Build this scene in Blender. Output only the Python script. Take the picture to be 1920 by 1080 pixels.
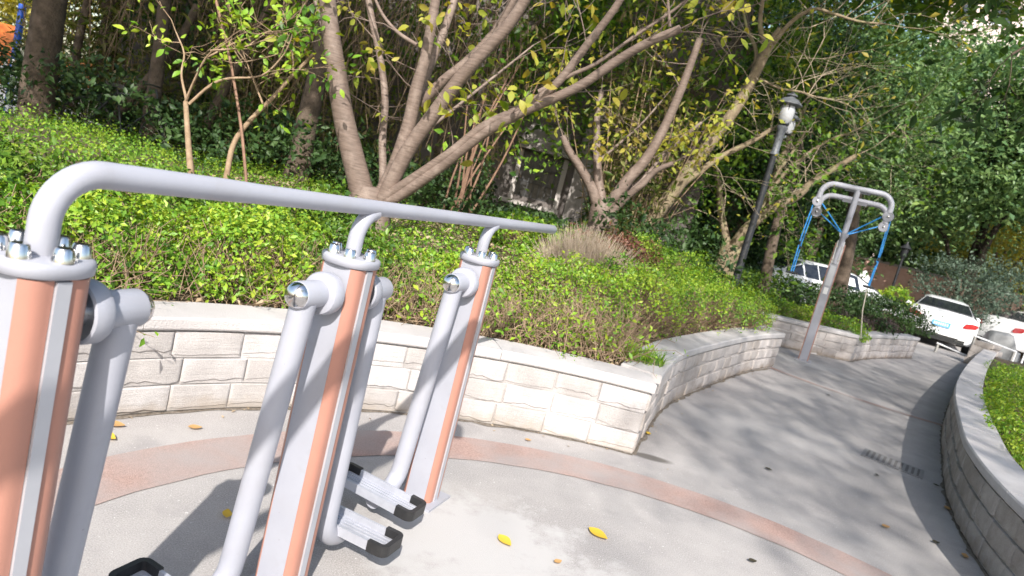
import bpy, bmesh, math, random
import numpy as np
from mathutils import Vector, Matrix

# ------------------------------------------------------------------ clean + camera + light
for o in list(bpy.data.objects):
    bpy.data.objects.remove(o, do_unlink=True)
scene = bpy.context.scene
COL = scene.collection
rng = np.random.default_rng(7)
random.seed(7)

CAM_H = 1.427
PITCH, ROLL = math.radians(8.257), math.radians(14.476)
cam_d = bpy.data.cameras.new('camera')
cam_d.sensor_width = 36.0
cam_d.lens = 36.0 * 1267.0 / 1920.0
cam_d.clip_start = 0.05
cam_d.clip_end = 600
cam_d.dof.use_dof = True
cam_d.dof.focus_distance = 2.6
cam_d.dof.aperture_fstop = 4.5
cam = bpy.data.objects.new('camera', cam_d)
COL.objects.link(cam)
fw = Vector((0, math.cos(PITCH), -math.sin(PITCH)))
r0 = Vector((1, 0, 0))
u0 = Vector((0, math.sin(PITCH), math.cos(PITCH)))
cu = u0 * math.cos(ROLL) - r0 * math.sin(ROLL)
cr = r0 * math.cos(ROLL) + u0 * math.sin(ROLL)
cam.matrix_world = Matrix(((cr.x, cu.x, -fw.x, 0), (cr.y, cu.y, -fw.y, 0), (cr.z, cu.z, -fw.z, CAM_H), (0, 0, 0, 1)))
scene.camera = cam

SUN_EL, SUN_AZ = 39.0, -2.0      # the light travels towards +Y, from behind the camera
world = bpy.data.worlds.new('World')
scene.world = world
world.use_nodes = True
wn = world.node_tree.nodes
wl = world.node_tree.links
for nd in list(wn):
    wn.remove(nd)
sky = wn.new('ShaderNodeTexSky')
sky.sky_type = 'NISHITA'
sky.sun_disc = False
sky.sun_elevation = math.radians(SUN_EL)
sky.sun_rotation = math.radians(180 + SUN_AZ)
sky.air_density = 1.2
sky.dust_density = 2.0
bg = wn.new('ShaderNodeBackground')
bg.inputs['Strength'].default_value = 0.15
wo = wn.new('ShaderNodeOutputWorld')
wl.new(sky.outputs[0], bg.inputs[0])
wl.new(bg.outputs[0], wo.inputs[0])

sun_d = bpy.data.lights.new('sun', 'SUN')
sun_d.energy = 4.6
sun_d.angle = math.radians(0.53)
sun_d.color = (1.0, 0.95, 0.88)
sun = bpy.data.objects.new('sun', sun_d)
COL.objects.link(sun)
sun.rotation_euler = (math.radians(90 - SUN_EL), 0, math.radians(-SUN_AZ))
sun.location = (0, -10, 20)

scene.render.engine = 'CYCLES'
scene.view_settings.view_transform = 'Standard'
scene.view_settings.look = 'None'
scene.view_settings.exposure = 0.86
scene.view_settings.gamma = 1.0
scene.view_settings.use_curve_mapping = False
scene.cycles.max_bounces = 4
scene.cycles.diffuse_bounces = 3
scene.cycles.glossy_bounces = 2
scene.cycles.transmission_bounces = 3
scene.cycles.transparent_max_bounces = 4
scene.cycles.diffuse_bounces = 3
scene.cycles.glossy_bounces = 2
scene.cycles.transmission_bounces = 3
scene.render.resolution_x = 1024
scene.render.resolution_y = 576

# ------------------------------------------------------------------ materials
def new_mat(name):
    m = bpy.data.materials.new(name)
    m.use_nodes = True
    nt = m.node_tree
    b = nt.nodes['Principled BSDF']
    return m, nt, b

def noise_mat(name, c1, c2, scale=8, rough=0.6, bump=0.0, bscale=60, metal=0.0, detail=6, spec=0.5, c3=None, s3=1.5, coat=0.0):
    m, nt, b = new_mat(name)
    tc = nt.nodes.new('ShaderNodeTexCoord')
    n = nt.nodes.new('ShaderNodeTexNoise')
    n.inputs['Scale'].default_value = scale
    n.inputs['Detail'].default_value = detail
    n.inputs['Roughness'].default_value = 0.65
    nt.links.new(tc.outputs['Object'], n.inputs['Vector'])
    r = nt.nodes.new('ShaderNodeValToRGB')
    r.color_ramp.elements[0].position = 0.33
    r.color_ramp.elements[1].position = 0.67
    r.color_ramp.elements[0].color = (*c1, 1)
    r.color_ramp.elements[1].color = (*c2, 1)
    nt.links.new(n.outputs['Fac'], r.inputs['Fac'])
    out = r.outputs['Color']
    if c3 is not None:
        n3 = nt.nodes.new('ShaderNodeTexNoise')
        n3.inputs['Scale'].default_value = s3
        n3.inputs['Detail'].default_value = 4
        nt.links.new(tc.outputs['Object'], n3.inputs['Vector'])
        r3 = nt.nodes.new('ShaderNodeValToRGB')
        r3.color_ramp.elements[0].position = 0.52
        r3.color_ramp.elements[1].position = 0.72
        nt.links.new(n3.outputs['Fac'], r3.inputs['Fac'])
        mx = nt.nodes.new('ShaderNodeMixRGB')
        nt.links.new(r3.outputs['Color'], mx.inputs['Fac'])
        nt.links.new(out, mx.inputs['Color1'])
        mx.inputs['Color2'].default_value = (*c3, 1)
        out = mx.outputs['Color']
    nt.links.new(out, b.inputs['Base Color'])
    b.inputs['Roughness'].default_value = rough
    b.inputs['Metallic'].default_value = metal
    b.inputs['Specular IOR Level'].default_value = spec
    b.inputs['Coat Weight'].default_value = coat
    if bump > 0:
        n2 = nt.nodes.new('ShaderNodeTexNoise')
        n2.inputs['Scale'].default_value = bscale
        n2.inputs['Detail'].default_value = 8
        nt.links.new(tc.outputs['Object'], n2.inputs['Vector'])
        bp = nt.nodes.new('ShaderNodeBump')
        bp.inputs['Strength'].default_value = bump
        bp.inputs['Distance'].default_value = 0.02
        nt.links.new(n2.outputs['Fac'], bp.inputs['Height'])
        nt.links.new(bp.outputs['Normal'], b.inputs['Normal'])
    return m

def leaf_mat(name, cols, rough=0.5, trans=0.35, spec=0.35, patch=2.2):
    """leaf colour differs from leaf to leaf (random per mesh island)"""
    m, nt, b = new_mat(name)
    g = nt.nodes.new('ShaderNodeNewGeometry')
    r = nt.nodes.new('ShaderNodeValToRGB')
    while len(r.color_ramp.elements) < len(cols):
        r.color_ramp.elements.new(0.5)
    for i, c in enumerate(cols):
        e = r.color_ramp.elements[i]
        e.position = i / max(1, len(cols) - 1)
        e.color = (*c, 1)
    pn = nt.nodes.new('ShaderNodeTexNoise')
    pn.inputs['Scale'].default_value = patch
    pn.inputs['Detail'].default_value = 3
    nt.links.new(g.outputs['Position'], pn.inputs['Vector'])
    ma = nt.nodes.new('ShaderNodeMath')
    ma.operation = 'MULTIPLY_ADD'
    nt.links.new(pn.outputs['Fac'], ma.inputs[0])
    ma.inputs[1].default_value = 2.0
    ma.inputs[2].default_value = -1.0
    mb_ = nt.nodes.new('ShaderNodeMath')
    mb_.operation = 'MULTIPLY_ADD'
    nt.links.new(g.outputs['Random Per Island'], mb_.inputs[0])
    mb_.inputs[1].default_value = .75
    nt.links.new(ma.outputs[0], mb_.inputs[2])
    mc = nt.nodes.new('ShaderNodeMath')
    mc.operation = 'ADD'
    mc.use_clamp = True
    nt.links.new(mb_.outputs[0], mc.inputs[0])
    mc.inputs[1].default_value = .28
    nt.links.new(mc.outputs[0], r.inputs['Fac'])
    nt.links.new(r.outputs['Color'], b.inputs['Base Color'])
    b.inputs['Roughness'].default_value = rough
    b.inputs['Specular IOR Level'].default_value = spec
    t = nt.nodes.new('ShaderNodeBsdfTranslucent')
    hs = nt.nodes.new('ShaderNodeHueSaturation')
    hs.inputs['Hue'].default_value = 0.485
    hs.inputs['Saturation'].default_value = 1.15
    hs.inputs['Value'].default_value = 1.3
    nt.links.new(r.outputs['Color'], hs.inputs['Color'])
    nt.links.new(hs.outputs['Color'], t.inputs['Color'])
    mx = nt.nodes.new('ShaderNodeMixShader')
    mx.inputs['Fac'].default_value = trans
    nt.links.new(b.outputs[0], mx.inputs[1])
    nt.links.new(t.outputs[0], mx.inputs[2])
    nt.links.new(mx.outputs[0], nt.nodes['Material Output'].inputs['Surface'])
    return m

M = {}
M['steel'] = noise_mat('grey_powder_coat', (.30, .307, .352), (.325, .332, .377), 5, .36, .04, 260, 0, spec=.45, c3=(.30, .303, .34), s3=7)
M['rib'] = noise_mat('aluminium_rib', (.42, .43, .47), (.48, .49, .53), 4, .38, 0, metal=.35)
M['orange'] = noise_mat('terracotta_strip', (.345, .165, .122), (.385, .185, .138), 4, .42, .05, 200)
M['chrome'] = noise_mat('chrome', (.62, .61, .60), (.72, .71, .70), 6, .16, 0, metal=1.0)
M['dark_chrome'] = noise_mat('steel_bearing', (.42, .43, .46), (.5, .51, .54), 6, .28, 0, metal=.8)
M['rubber'] = noise_mat('black_rubber', (.012, .012, .013), (.022, .022, .023), 20, .45, .1, 200)
M['alu'] = noise_mat('pedal_aluminium', (.33, .34, .385), (.40, .41, .455), 15, .42, .06, 120, metal=.2)
def block_mat(name, c1, c2, stain):
    """rock-faced block: world-space mottling, horizontal tooling, a tint per block and dirt near the ground"""
    m, nt, b = new_mat(name)
    N, L = nt.nodes, nt.links
    g = N.new('ShaderNodeNewGeometry')
    oi = N.new('ShaderNodeObjectInfo')
    def noise(scale, detail, vec=None, rough=.65):
        n = N.new('ShaderNodeTexNoise')
        n.inputs['Scale'].default_value = scale
        n.inputs['Detail'].default_value = detail
        n.inputs['Roughness'].default_value = rough
        L.new(vec if vec is not None else g.outputs['Position'], n.inputs['Vector'])
        return n
    def ramp(src, p0, p1_, ca=(0, 0, 0), cb=(1, 1, 1)):
        r = N.new('ShaderNodeValToRGB')
        r.color_ramp.elements[0].position = p0
        r.color_ramp.elements[1].position = p1_
        r.color_ramp.elements[0].color = (*ca, 1)
        r.color_ramp.elements[1].color = (*cb, 1)
        L.new(src, r.inputs['Fac'])
        return r.outputs['Color']
    def mix(f, a, c, mode='MIX', k=None):
        x = N.new('ShaderNodeMixRGB')
        x.blend_type = mode
        if f is None:
            x.inputs['Fac'].default_value = k
        else:
            L.new(f, x.inputs['Fac'])
        for nm, v in (('Color1', a), ('Color2', c)):
            if isinstance(v, tuple):
                x.inputs[nm].default_value = (*v, 1)
            else:
                L.new(v, x.inputs[nm])
        return x.outputs['Color']
    col = ramp(noise(7, 8).outputs['Fac'], .3, .7, c1, c2)
    grain = noise(210, 3, rough=.7)
    col = mix(None, col, ramp(grain.outputs['Fac'], .3, .7, (.72, .72, .72), (1.12, 1.12, 1.12)), 'MULTIPLY', 1.0)
    tint = ramp(oi.outputs['Random'], 0, 1, (.80, .785, .77), (1.07, 1.07, 1.08))
    col = mix(None, col, tint, 'MULTIPLY', 1.0)
    col = mix(ramp(noise(2.6, 7).outputs['Fac'], .54, .74, (0, 0, 0), (.75, .75, .75)), col, stain)
    sp = N.new('ShaderNodeSeparateXYZ')
    L.new(g.outputs['Position'], sp.inputs[0])
    ad = N.new('ShaderNodeMath')
    ad.operation = 'MULTIPLY_ADD'
    L.new(noise(9, 6).outputs['Fac'], ad.inputs[0])
    ad.inputs[1].default_value = .22
    L.new(sp.outputs['Z'], ad.inputs[2])
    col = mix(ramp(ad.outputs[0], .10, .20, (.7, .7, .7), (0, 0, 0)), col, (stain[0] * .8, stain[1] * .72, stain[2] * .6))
    L.new(col, b.inputs['Base Color'])
    b.inputs['Roughness'].default_value = .9
    b.inputs['Specular IOR Level'].default_value = .15
    mp = N.new('ShaderNodeMapping')
    mp.inputs['Scale'].default_value = (5, 5, 75)
    L.new(g.outputs['Position'], mp.inputs['Vector'])
    tool = noise(1.0, 4, mp.outputs[0])
    ma = N.new('ShaderNodeMath')
    ma.operation = 'ADD'
    L.new(tool.outputs['Fac'], ma.inputs[0])
    L.new(grain.outputs['Fac'], ma.inputs[1])
    bp = N.new('ShaderNodeBump')
    bp.inputs['Strength'].default_value = .45
    bp.inputs['Distance'].default_value = .012
    L.new(ma.outputs[0], bp.inputs['Height'])
    L.new(bp.outputs['Normal'], b.inputs['Normal'])
    return m
M['block'] = block_mat('rock_faced_block', (.44, .415, .405), (.56, .535, .525), (.39, .36, .345))
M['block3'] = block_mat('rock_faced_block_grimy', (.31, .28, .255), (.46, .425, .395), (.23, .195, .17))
M['block2'] = block_mat('rock_faced_block_worn', (.40, .36, .335), (.58, .535, .51), (.30, .255, .215))
M['cap'] = noise_mat('cap_stone', (.40, .378, .372), (.50, .478, .472), 5, .85, .35, 120, c3=(.40, .375, .37), s3=2.5, spec=.25)
M['mortar'] = noise_mat('mortar', (.42, .395, .38), (.52, .495, .48), 12, .95, .5, 60, spec=.1)
M['soil'] = noise_mat('soil_with_litter', (.035, .024, .014), (.12, .08, .045), 14, .95, .8, 30, c3=(.06, .065, .02), s3=3)
M['bark_old'] = noise_mat('bark_pinkish', (.17, .112, .087), (.27, .185, .145), 9, .8, .35, 45, c3=(.32, .235, .19), s3=5, spec=.2)
def bark_mat(name, c1, c2, c3, rough=.6):
    """smooth cherry-like bark with horizontal lenticel bands and blotches"""
    m, nt, b = new_mat(name)
    N, L = nt.nodes, nt.links
    tc = N.new('ShaderNodeTexCoord')
    mp = N.new('ShaderNodeMapping')
    mp.inputs['Scale'].default_value = (9, 9, 70)
    L.new(tc.outputs['Object'], mp.inputs['Vector'])
    n1 = N.new('ShaderNodeTexNoise'); n1.inputs['Scale'].default_value = 1.0; n1.inputs['Detail'].default_value = 5
    L.new(mp.outputs[0], n1.inputs['Vector'])
    n2 = N.new('ShaderNodeTexNoise'); n2.inputs['Scale'].default_value = 6.0; n2.inputs['Detail'].default_value = 8; n2.inputs['Roughness'].default_value = .7
    L.new(tc.outputs['Object'], n2.inputs['Vector'])
    r1 = N.new('ShaderNodeValToRGB')
    r1.color_ramp.elements[0].position = .35; r1.color_ramp.elements[1].position = .68
    r1.color_ramp.elements[0].color = (*c1, 1); r1.color_ramp.elements[1].color = (*c2, 1)
    L.new(n1.outputs['Fac'], r1.inputs['Fac'])
    r2 = N.new('ShaderNodeValToRGB')
    r2.color_ramp.elements[0].position = .5; r2.color_ramp.elements[1].position = .7
    L.new(n2.outputs['Fac'], r2.inputs['Fac'])
    mx = N.new('ShaderNodeMixRGB'); mx.inputs['Color2'].default_value = (*c3, 1)
    L.new(r2.outputs['Color'], mx.inputs['Fac']); L.new(r1.outputs['Color'], mx.inputs['Color1'])
    L.new(mx.outputs['Color'], b.inputs['Base Color'])
    b.inputs['Roughness'].default_value = rough
    b.inputs['Specular IOR Level'].default_value = .35
    ad = N.new('ShaderNodeMath'); ad.operation = 'ADD'
    L.new(n1.outputs['Fac'], ad.inputs[0]); L.new(n2.outputs['Fac'], ad.inputs[1])
    bp = N.new('ShaderNodeBump'); bp.inputs['Strength'].default_value = .35; bp.inputs['Distance'].default_value = .012
    L.new(ad.outputs[0], bp.inputs['Height']); L.new(bp.outputs['Normal'], b.inputs['Normal'])
    return m
M['bark'] = bark_mat('bark_pinkish', (.12, .088, .072), (.195, .145, .12), (.25, .195, .165))
M['bark_dark'] = noise_mat('bark_dark', (.06, .046, .036), (.13, .10, .075), 10, .9, .8, 40, c3=(.16, .12, .095), s3=6, spec=.15)
M['bark_lichen'] = noise_mat('bark_lichen', (.17, .135, .09), (.28, .22, .15), 10, .9, .8, 40, c3=(.30, .29, .15), s3=7, spec=.15)
M['bark_black'] = noise_mat('bark_blackish', (.018, .015, .012), (.045, .038, .03), 10, .9, .6, 30, spec=.1)
M['twig'] = noise_mat('dry_twig', (.20, .135, .085), (.36, .265, .18), 12, .85, .2, 40, spec=.15)
M['twig_pale'] = noise_mat('pale_bare_twig', (.30, .24, .17), (.48, .40, .30), 12, .85, 0, spec=.15)
M['cane'] = noise_mat('reddish_cane', (.17, .10, .07), (.27, .165, .115), 12, .7, 0, spec=.2)
M['lamp_black'] = noise_mat('black_lamp_paint', (.012, .013, .016), (.03, .032, .038), 20, .4, .1, 80)
M['lamp_grey'] = noise_mat('weathered_lamp_metal', (.05, .055, .065), (.13, .14, .155), 20, .5, .2, 80)
M['frost'] = noise_mat('frosted_lamp_glass', (.30, .31, .33), (.40, .41, .43), 6, .25, 0)
M['rope'] = noise_mat('blue_rope', (.02, .20, .55), (.05, .30, .68), 80, .5, 0)
M['wire'] = noise_mat('pale_strap', (.50, .45, .38), (.60, .55, .47), 20, .8, 0)
M['car_white'] = noise_mat('white_car_paint', (.74, .75, .77), (.78, .79, .81), 2, .22, 0, coat=.6)
M['car_glass'] = noise_mat('tinted_car_glass', (.012, .014, .017), (.022, .025, .03), 2, .06, 0, spec=.8)
M['car_black'] = noise_mat('black_car_trim', (.01, .01, .011), (.02, .02, .021), 8, .5, 0)
M['tyre'] = noise_mat('tyre_rubber', (.014, .014, .014), (.028, .027, .026), 20, .8, .2, 60)
M['rim'] = noise_mat('alloy_rim', (.38, .39, .40), (.5, .51, .52), 10, .3, 0, metal=.9)
M['red_lamp'] = noise_mat('red_tail_lamp', (.30, .012, .016), (.42, .03, .03), 14, .12, 0, coat=.5)
M['plate_blue'] = noise_mat('blue_number_plate', (.10, .36, .72), (.16, .44, .78), 6, .4, 0)
M['plate_ink'] = noise_mat('plate_characters', (.75, .78, .82), (.85, .86, .88), 6, .4, 0)
M['concrete'] = noise_mat('old_grey_render', (.10, .088, .083), (.165, .147, .138), 1.4, .95, .3, 18, c3=(.12, .105, .10), s3=.7, spec=.1)
M['concrete_pale'] = noise_mat('pale_concrete_trim', (.25, .225, .21), (.31, .285, .27), 3, .9, .3, 30, spec=.15)
M['window_trim'] = noise_mat('pale_window_trim', (.40, .365, .345), (.47, .435, .415), 4, .85, .15, 30)
M['grille'] = noise_mat('dark_window_grille', (.035, .035, .037), (.07, .07, .072), 10, .6, 0)
M['pane'] = noise_mat('dusty_dark_pane', (.02, .02, .021), (.04, .04, .042), 3, .3, 0)
M['pink_wall'] = noise_mat('pink_garden_wall', (.42, .25, .20), (.56, .37, .31), 1.5, .9, .3, 12, spec=.15)
M['pink_building'] = noise_mat('pale_pink_facade', (.58, .47, .44), (.68, .57, .53), 2, .85, 0, spec=.2)
M['orange_panel'] = noise_mat('orange_panel', (.55, .13, .02), (.72, .22, .05), 2, .5, 0)
M['blue_paint'] = noise_mat('blue_paint', (.012, .06, .34), (.02, .09, .44), 5, .4, 0)
M['white_paint'] = noise_mat('white_paint', (.66, .66, .67), (.78, .78, .79), 9, .5, 0)
M['grey_cover'] = noise_mat('grey_vehicle_cover', (.11, .115, .12), (.18, .185, .19), 4, .6, .2, 12)
M['grate'] = noise_mat('cast_iron_grate', (.15, .147, .15), (.21, .205, .208), 20, .6, .2, 80)
M['dark_gap'] = noise_mat('grate_slot', (.09, .085, .085), (.13, .125, .125), 20, .9, 0)
M['red_band'] = noise_mat('red_paving_band', (.25, .17, .148), (.43, .30, .262), 150, .9, .35, 230, c3=(.31, .28, .272), s3=2.4, spec=.15)
for _n in M['red_band'].node_tree.nodes:
    if _n.type == 'VALTORGB' and abs(_n.color_ramp.elements[0].position - .52) < .01:
        _n.color_ramp.elements[0].position = .36
        _n.color_ramp.elements[1].position = .70
M['dirt'] = noise_mat('wall_foot_dirt', (.10, .08, .06), (.24, .21, .18), 40, .95, .4, 90, spec=.1)
M['rock'] = noise_mat('garden_rock', (.26, .25, .23), (.42, .41, .39), 6, .9, .6, 20)

def wear(m, chip=(.17, .16, .155), scale=95, thr=.735, grime=(.24, .235, .23)):
    """tiny chips and faint grime over the paint of the exercise machines"""
    nt = m.node_tree
    b = nt.nodes['Principled BSDF']
    src = b.inputs['Base Color'].links[0].from_socket
    tc = nt.nodes.new('ShaderNodeTexCoord')
    for sc, t0, t1, k, col in ((scale, thr, thr + .02, .8, chip), (3.2, .55, .80, .38, grime), (26, .60, .78, .22, grime)):
        n = nt.nodes.new('ShaderNodeTexNoise')
        n.inputs['Scale'].default_value = sc
        n.inputs['Detail'].default_value = 5
        nt.links.new(tc.outputs['Object'], n.inputs['Vector'])
        r = nt.nodes.new('ShaderNodeValToRGB')
        r.color_ramp.elements[0].position = t0
        r.color_ramp.elements[1].position = t1
        r.color_ramp.elements[1].color = (k, k, k, 1)
        nt.links.new(n.outputs['Fac'], r.inputs['Fac'])
        x = nt.nodes.new('ShaderNodeMixRGB')
        nt.links.new(r.outputs['Color'], x.inputs['Fac'])
        nt.links.new(src, x.inputs['Color1'])
        x.inputs['Color2'].default_value = (*col, 1)
        src = x.outputs['Color']
    nt.links.new(src, b.inputs['Base Color'])
    n = nt.nodes.new('ShaderNodeTexNoise')
    n.inputs['Scale'].default_value = 14
    nt.links.new(tc.outputs['Object'], n.inputs['Vector'])
    mr = nt.nodes.new('ShaderNodeMapRange')
    mr.inputs['To Min'].default_value = .28
    mr.inputs['To Max'].default_value = .52
    nt.links.new(n.outputs['Fac'], mr.inputs['Value'])
    nt.links.new(mr.outputs['Result'], b.inputs['Roughness'])
wear(M['steel'])
wear(M['orange'], chip=(.24, .12, .09), grime=(.30, .16, .12))
wear(M['alu'], chip=(.2, .2, .2), scale=60, thr=.70)

def ground_mat():
    m, nt, b = new_mat('plaza_asphalt')
    N, L = nt.nodes, nt.links
    tc = N.new('ShaderNodeTexCoord')
    def noise(scale, detail=6, rough=.6):
        n = N.new('ShaderNodeTexNoise')
        n.inputs['Scale'].default_value = scale
        n.inputs['Detail'].default_value = detail
        n.inputs['Roughness'].default_value = rough
        L.new(tc.outputs['Object'], n.inputs['Vector'])
        return n
    def ramp(src, p0, c0, p1, c1):
        r = N.new('ShaderNodeValToRGB')
        r.color_ramp.elements[0].position = p0
        r.color_ramp.elements[1].position = p1
        r.color_ramp.elements[0].color = (*c0, 1)
        r.color_ramp.elements[1].color = (*c1, 1)
        L.new(src, r.inputs['Fac'])
        return r
    def mix(fac, a, bb, mode='MIX'):
        x = N.new('ShaderNodeMixRGB')
        x.blend_type = mode
        if isinstance(fac, float):
            x.inputs['Fac'].default_value = fac
        else:
            L.new(fac, x.inputs['Fac'])
        for k, v in (('Color1', a), ('Color2', bb)):
            if isinstance(v, tuple):
                x.inputs[k].default_value = (*v, 1)
            else:
                L.new(v, x.inputs[k])
        return x.outputs['Color']
    grain = noise(190, 3, .7)
    base = ramp(grain.outputs['Fac'], .32, (.185, .173, .17), .70, (.415, .395, .385)).outputs['Color']
    blot = noise(1.3, 6, .65)
    base = mix(ramp(blot.outputs['Fac'], .42, (0, 0, 0), .68, (.65, .65, .65)).outputs['Color'], base, (.405, .383, .37))
    blot2 = noise(3.2, 5, .6)
    base = mix(ramp(blot2.outputs['Fac'], .56, (0, 0, 0), .74, (.5, .5, .5)).outputs['Color'], base, (.215, .203, .207))
    speck = noise(75, 2, .5)
    base = mix(ramp(speck.outputs['Fac'], .69, (0, 0, 0), .73, (.7, .7, .7)).outputs['Color'], base, (.60, .59, .58))
    # spilled cement around the machine feet: shapes of their own
    for (cx, cy, rx, ry, k) in ((.10, 2.62, .55, .42, .95), (.35, 2.25, .75, .5, .8), (4.5, 9.95, .62, .4, .8), (1.9, 5.4, 1.7, .5, .28)):
        mp = N.new('ShaderNodeMapping')
        mp.inputs['Location'].default_value = (-cx / rx, -cy / ry, 0)
        mp.inputs['Scale'].default_value = (1 / rx, 1 / ry, 1)
        L.new(tc.outputs['Object'], mp.inputs['Vector'])
        ln = N.new('ShaderNodeVectorMath')
        ln.operation = 'LENGTH'
        L.new(mp.outputs[0], ln.inputs[0])
        nz = noise(4.5, 8, .7)
        ma = N.new('ShaderNodeMath')
        ma.operation = 'MULTIPLY_ADD'
        L.new(nz.outputs['Fac'], ma.inputs[0])
        ma.inputs[1].default_value = 2.6
        ma.inputs[2].default_value = -1.3
        ad = N.new('ShaderNodeMath')
        ad.operation = 'ADD'
        L.new(ma.outputs[0], ad.inputs[0])
        L.new(ln.outputs['Value'], ad.inputs[1])
        rr = ramp(ad.outputs[0], .55, (k, k, k), 1.0, (0, 0, 0))
        base = mix(rr.outputs['Color'], base, (.40, .388, .383))
    # a dark wet stain beside the wall corner
    mp = N.new('ShaderNodeMapping')
    mp.inputs['Location'].default_value = (-1.12 / .16, -4.12 / .06, 0)
    mp.inputs['Scale'].default_value = (1 / .16, 1 / .06, 1)
    L.new(tc.outputs['Object'], mp.inputs['Vector'])
    ln = N.new('ShaderNodeVectorMath')
    ln.operation = 'LENGTH'
    L.new(mp.outputs[0], ln.inputs[0])
    base = mix(ramp(ln.outputs['Value'], .6, (.75, .75, .75), 1.1, (0, 0, 0)).outputs['Color'], base, (.07, .06, .05))
    L.new(base, b.inputs['Base Color'])
    b.inputs['Roughness'].default_value = .9
    b.inputs['Specular IOR Level'].default_value = .2
    bp = N.new('ShaderNodeBump')
    bp.inputs['Strength'].default_value = .35
    bp.inputs['Distance'].default_value = .006
    L.new(grain.outputs['Fac'], bp.inputs['Height'])
    L.new(bp.outputs['Normal'], b.inputs['Normal'])
    return m
M['ground'] = ground_mat()

G_BRIGHT = [(.03, .08, .012), (.075, .18, .018), (.15, .30, .025), (.23, .38, .03), (.33, .42, .04)]
G_MID = [(.02, .05, .012), (.05, .12, .016), (.10, .20, .02), (.16, .25, .03)]
G_DARK = [(.010, .025, .010), (.022, .05, .016), (.04, .085, .022), (.06, .11, .03)]
M['leaf_hedge'] = leaf_mat('leaf_hedge', G_BRIGHT, .45, .3, .45)
M['leaf_cover'] = leaf_mat('leaf_cover', [(.02, .06, .01), (.05, .14, .014), (.12, .26, .02), (.20, .36, .03), (.28, .38, .04)], .5, .3, .35)
M['leaf_green'] = leaf_mat('leaf_green', G_MID, .45, .3, .4)
M['leaf_dark'] = leaf_mat('leaf_dark', G_DARK, .5, .25)
M['leaf_camphor'] = leaf_mat('leaf_camphor', [(.04, .085, .04), (.075, .15, .06), (.12, .21, .07), (.17, .26, .09)], .45, .35, .4)  # greens paled so the far crowns carry distance haze in their colour
M['leaf_bluish'] = leaf_mat('leaf_bluish', [(.035, .06, .045), (.06, .095, .065), (.10, .14, .10)], .5, .25)
M['leaf_yellow'] = leaf_mat('leaf_yellow_green', [(.10, .17, .02), (.19, .25, .03), (.30, .33, .05), (.38, .38, .06), (.36, .30, .06)], .5, .45, .3)
M['leaf_gold'] = leaf_mat('leaf_gold', [(.22, .22, .03), (.36, .32, .05), (.30, .28, .06)], .5, .4, .3)
M['leaf_red'] = leaf_mat('leaf_reddish', [(.07, .03, .02), (.16, .06, .04), (.24, .11, .07), (.10, .10, .03)], .55, .25)
M['leaf_purple'] = leaf_mat('leaf_purple', [(.03, .018, .022), (.06, .035, .04), (.09, .06, .06), (.05, .045, .03)], .55, .2)
M['leaf_dry'] = leaf_mat('leaf_dry', [(.24, .17, .10), (.38, .29, .19), (.46, .37, .26)], .8, .2, .15)
M['leaf_bamboo'] = leaf_mat('leaf_bamboo', [(.04, .07, .015), (.08, .13, .02), (.14, .19, .03), (.20, .19, .06), (.24, .19, .10)], .5, .35)
M['leaf_straw'] = leaf_mat('pale_straw', [(.33, .25, .18), (.45, .36, .27), (.52, .43, .34)], .8, .15, .15)
M['fallen_yellow'] = leaf_mat('fallen_leaf_yellow', [(.50, .32, .03), (.60, .40, .05)], .6, .1)
M['fallen_brown'] = leaf_mat('fallen_leaf_brown', [(.30, .15, .05), (.40, .24, .10)], .7, .1)
M['fallen_dark'] = leaf_mat('fallen_leaf_dark', [(.03, .03, .018), (.05, .04, .025)], .7, .1)

# ------------------------------------------------------------------ helpers
def tag(o, label, cat, group=None, kind=None):
    o['label'] = label
    o['category'] = cat
    if group:
        o['group'] = group
    if kind:
        o['kind'] = kind
    return o

def structure(o):
    o['kind'] = 'structure'
    return o

def thing(name, label, cat, loc=(0, 0, 0), rz=0.0, group=None):
    o = bpy.data.objects.new(name, None)
    COL.objects.link(o)
    o.empty_display_size = .2
    o.location = loc
    o.rotation_euler = (0, 0, rz)
    return tag(o, label, cat, group)

def link_mesh(name, me, mat, parent=None):
    o = bpy.data.objects.new(name, me)
    COL.objects.link(o)
    if mat is not None and not me.materials:
        me.materials.append(M[mat])
    if parent is not None:
        o.parent = parent
    return o

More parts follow.
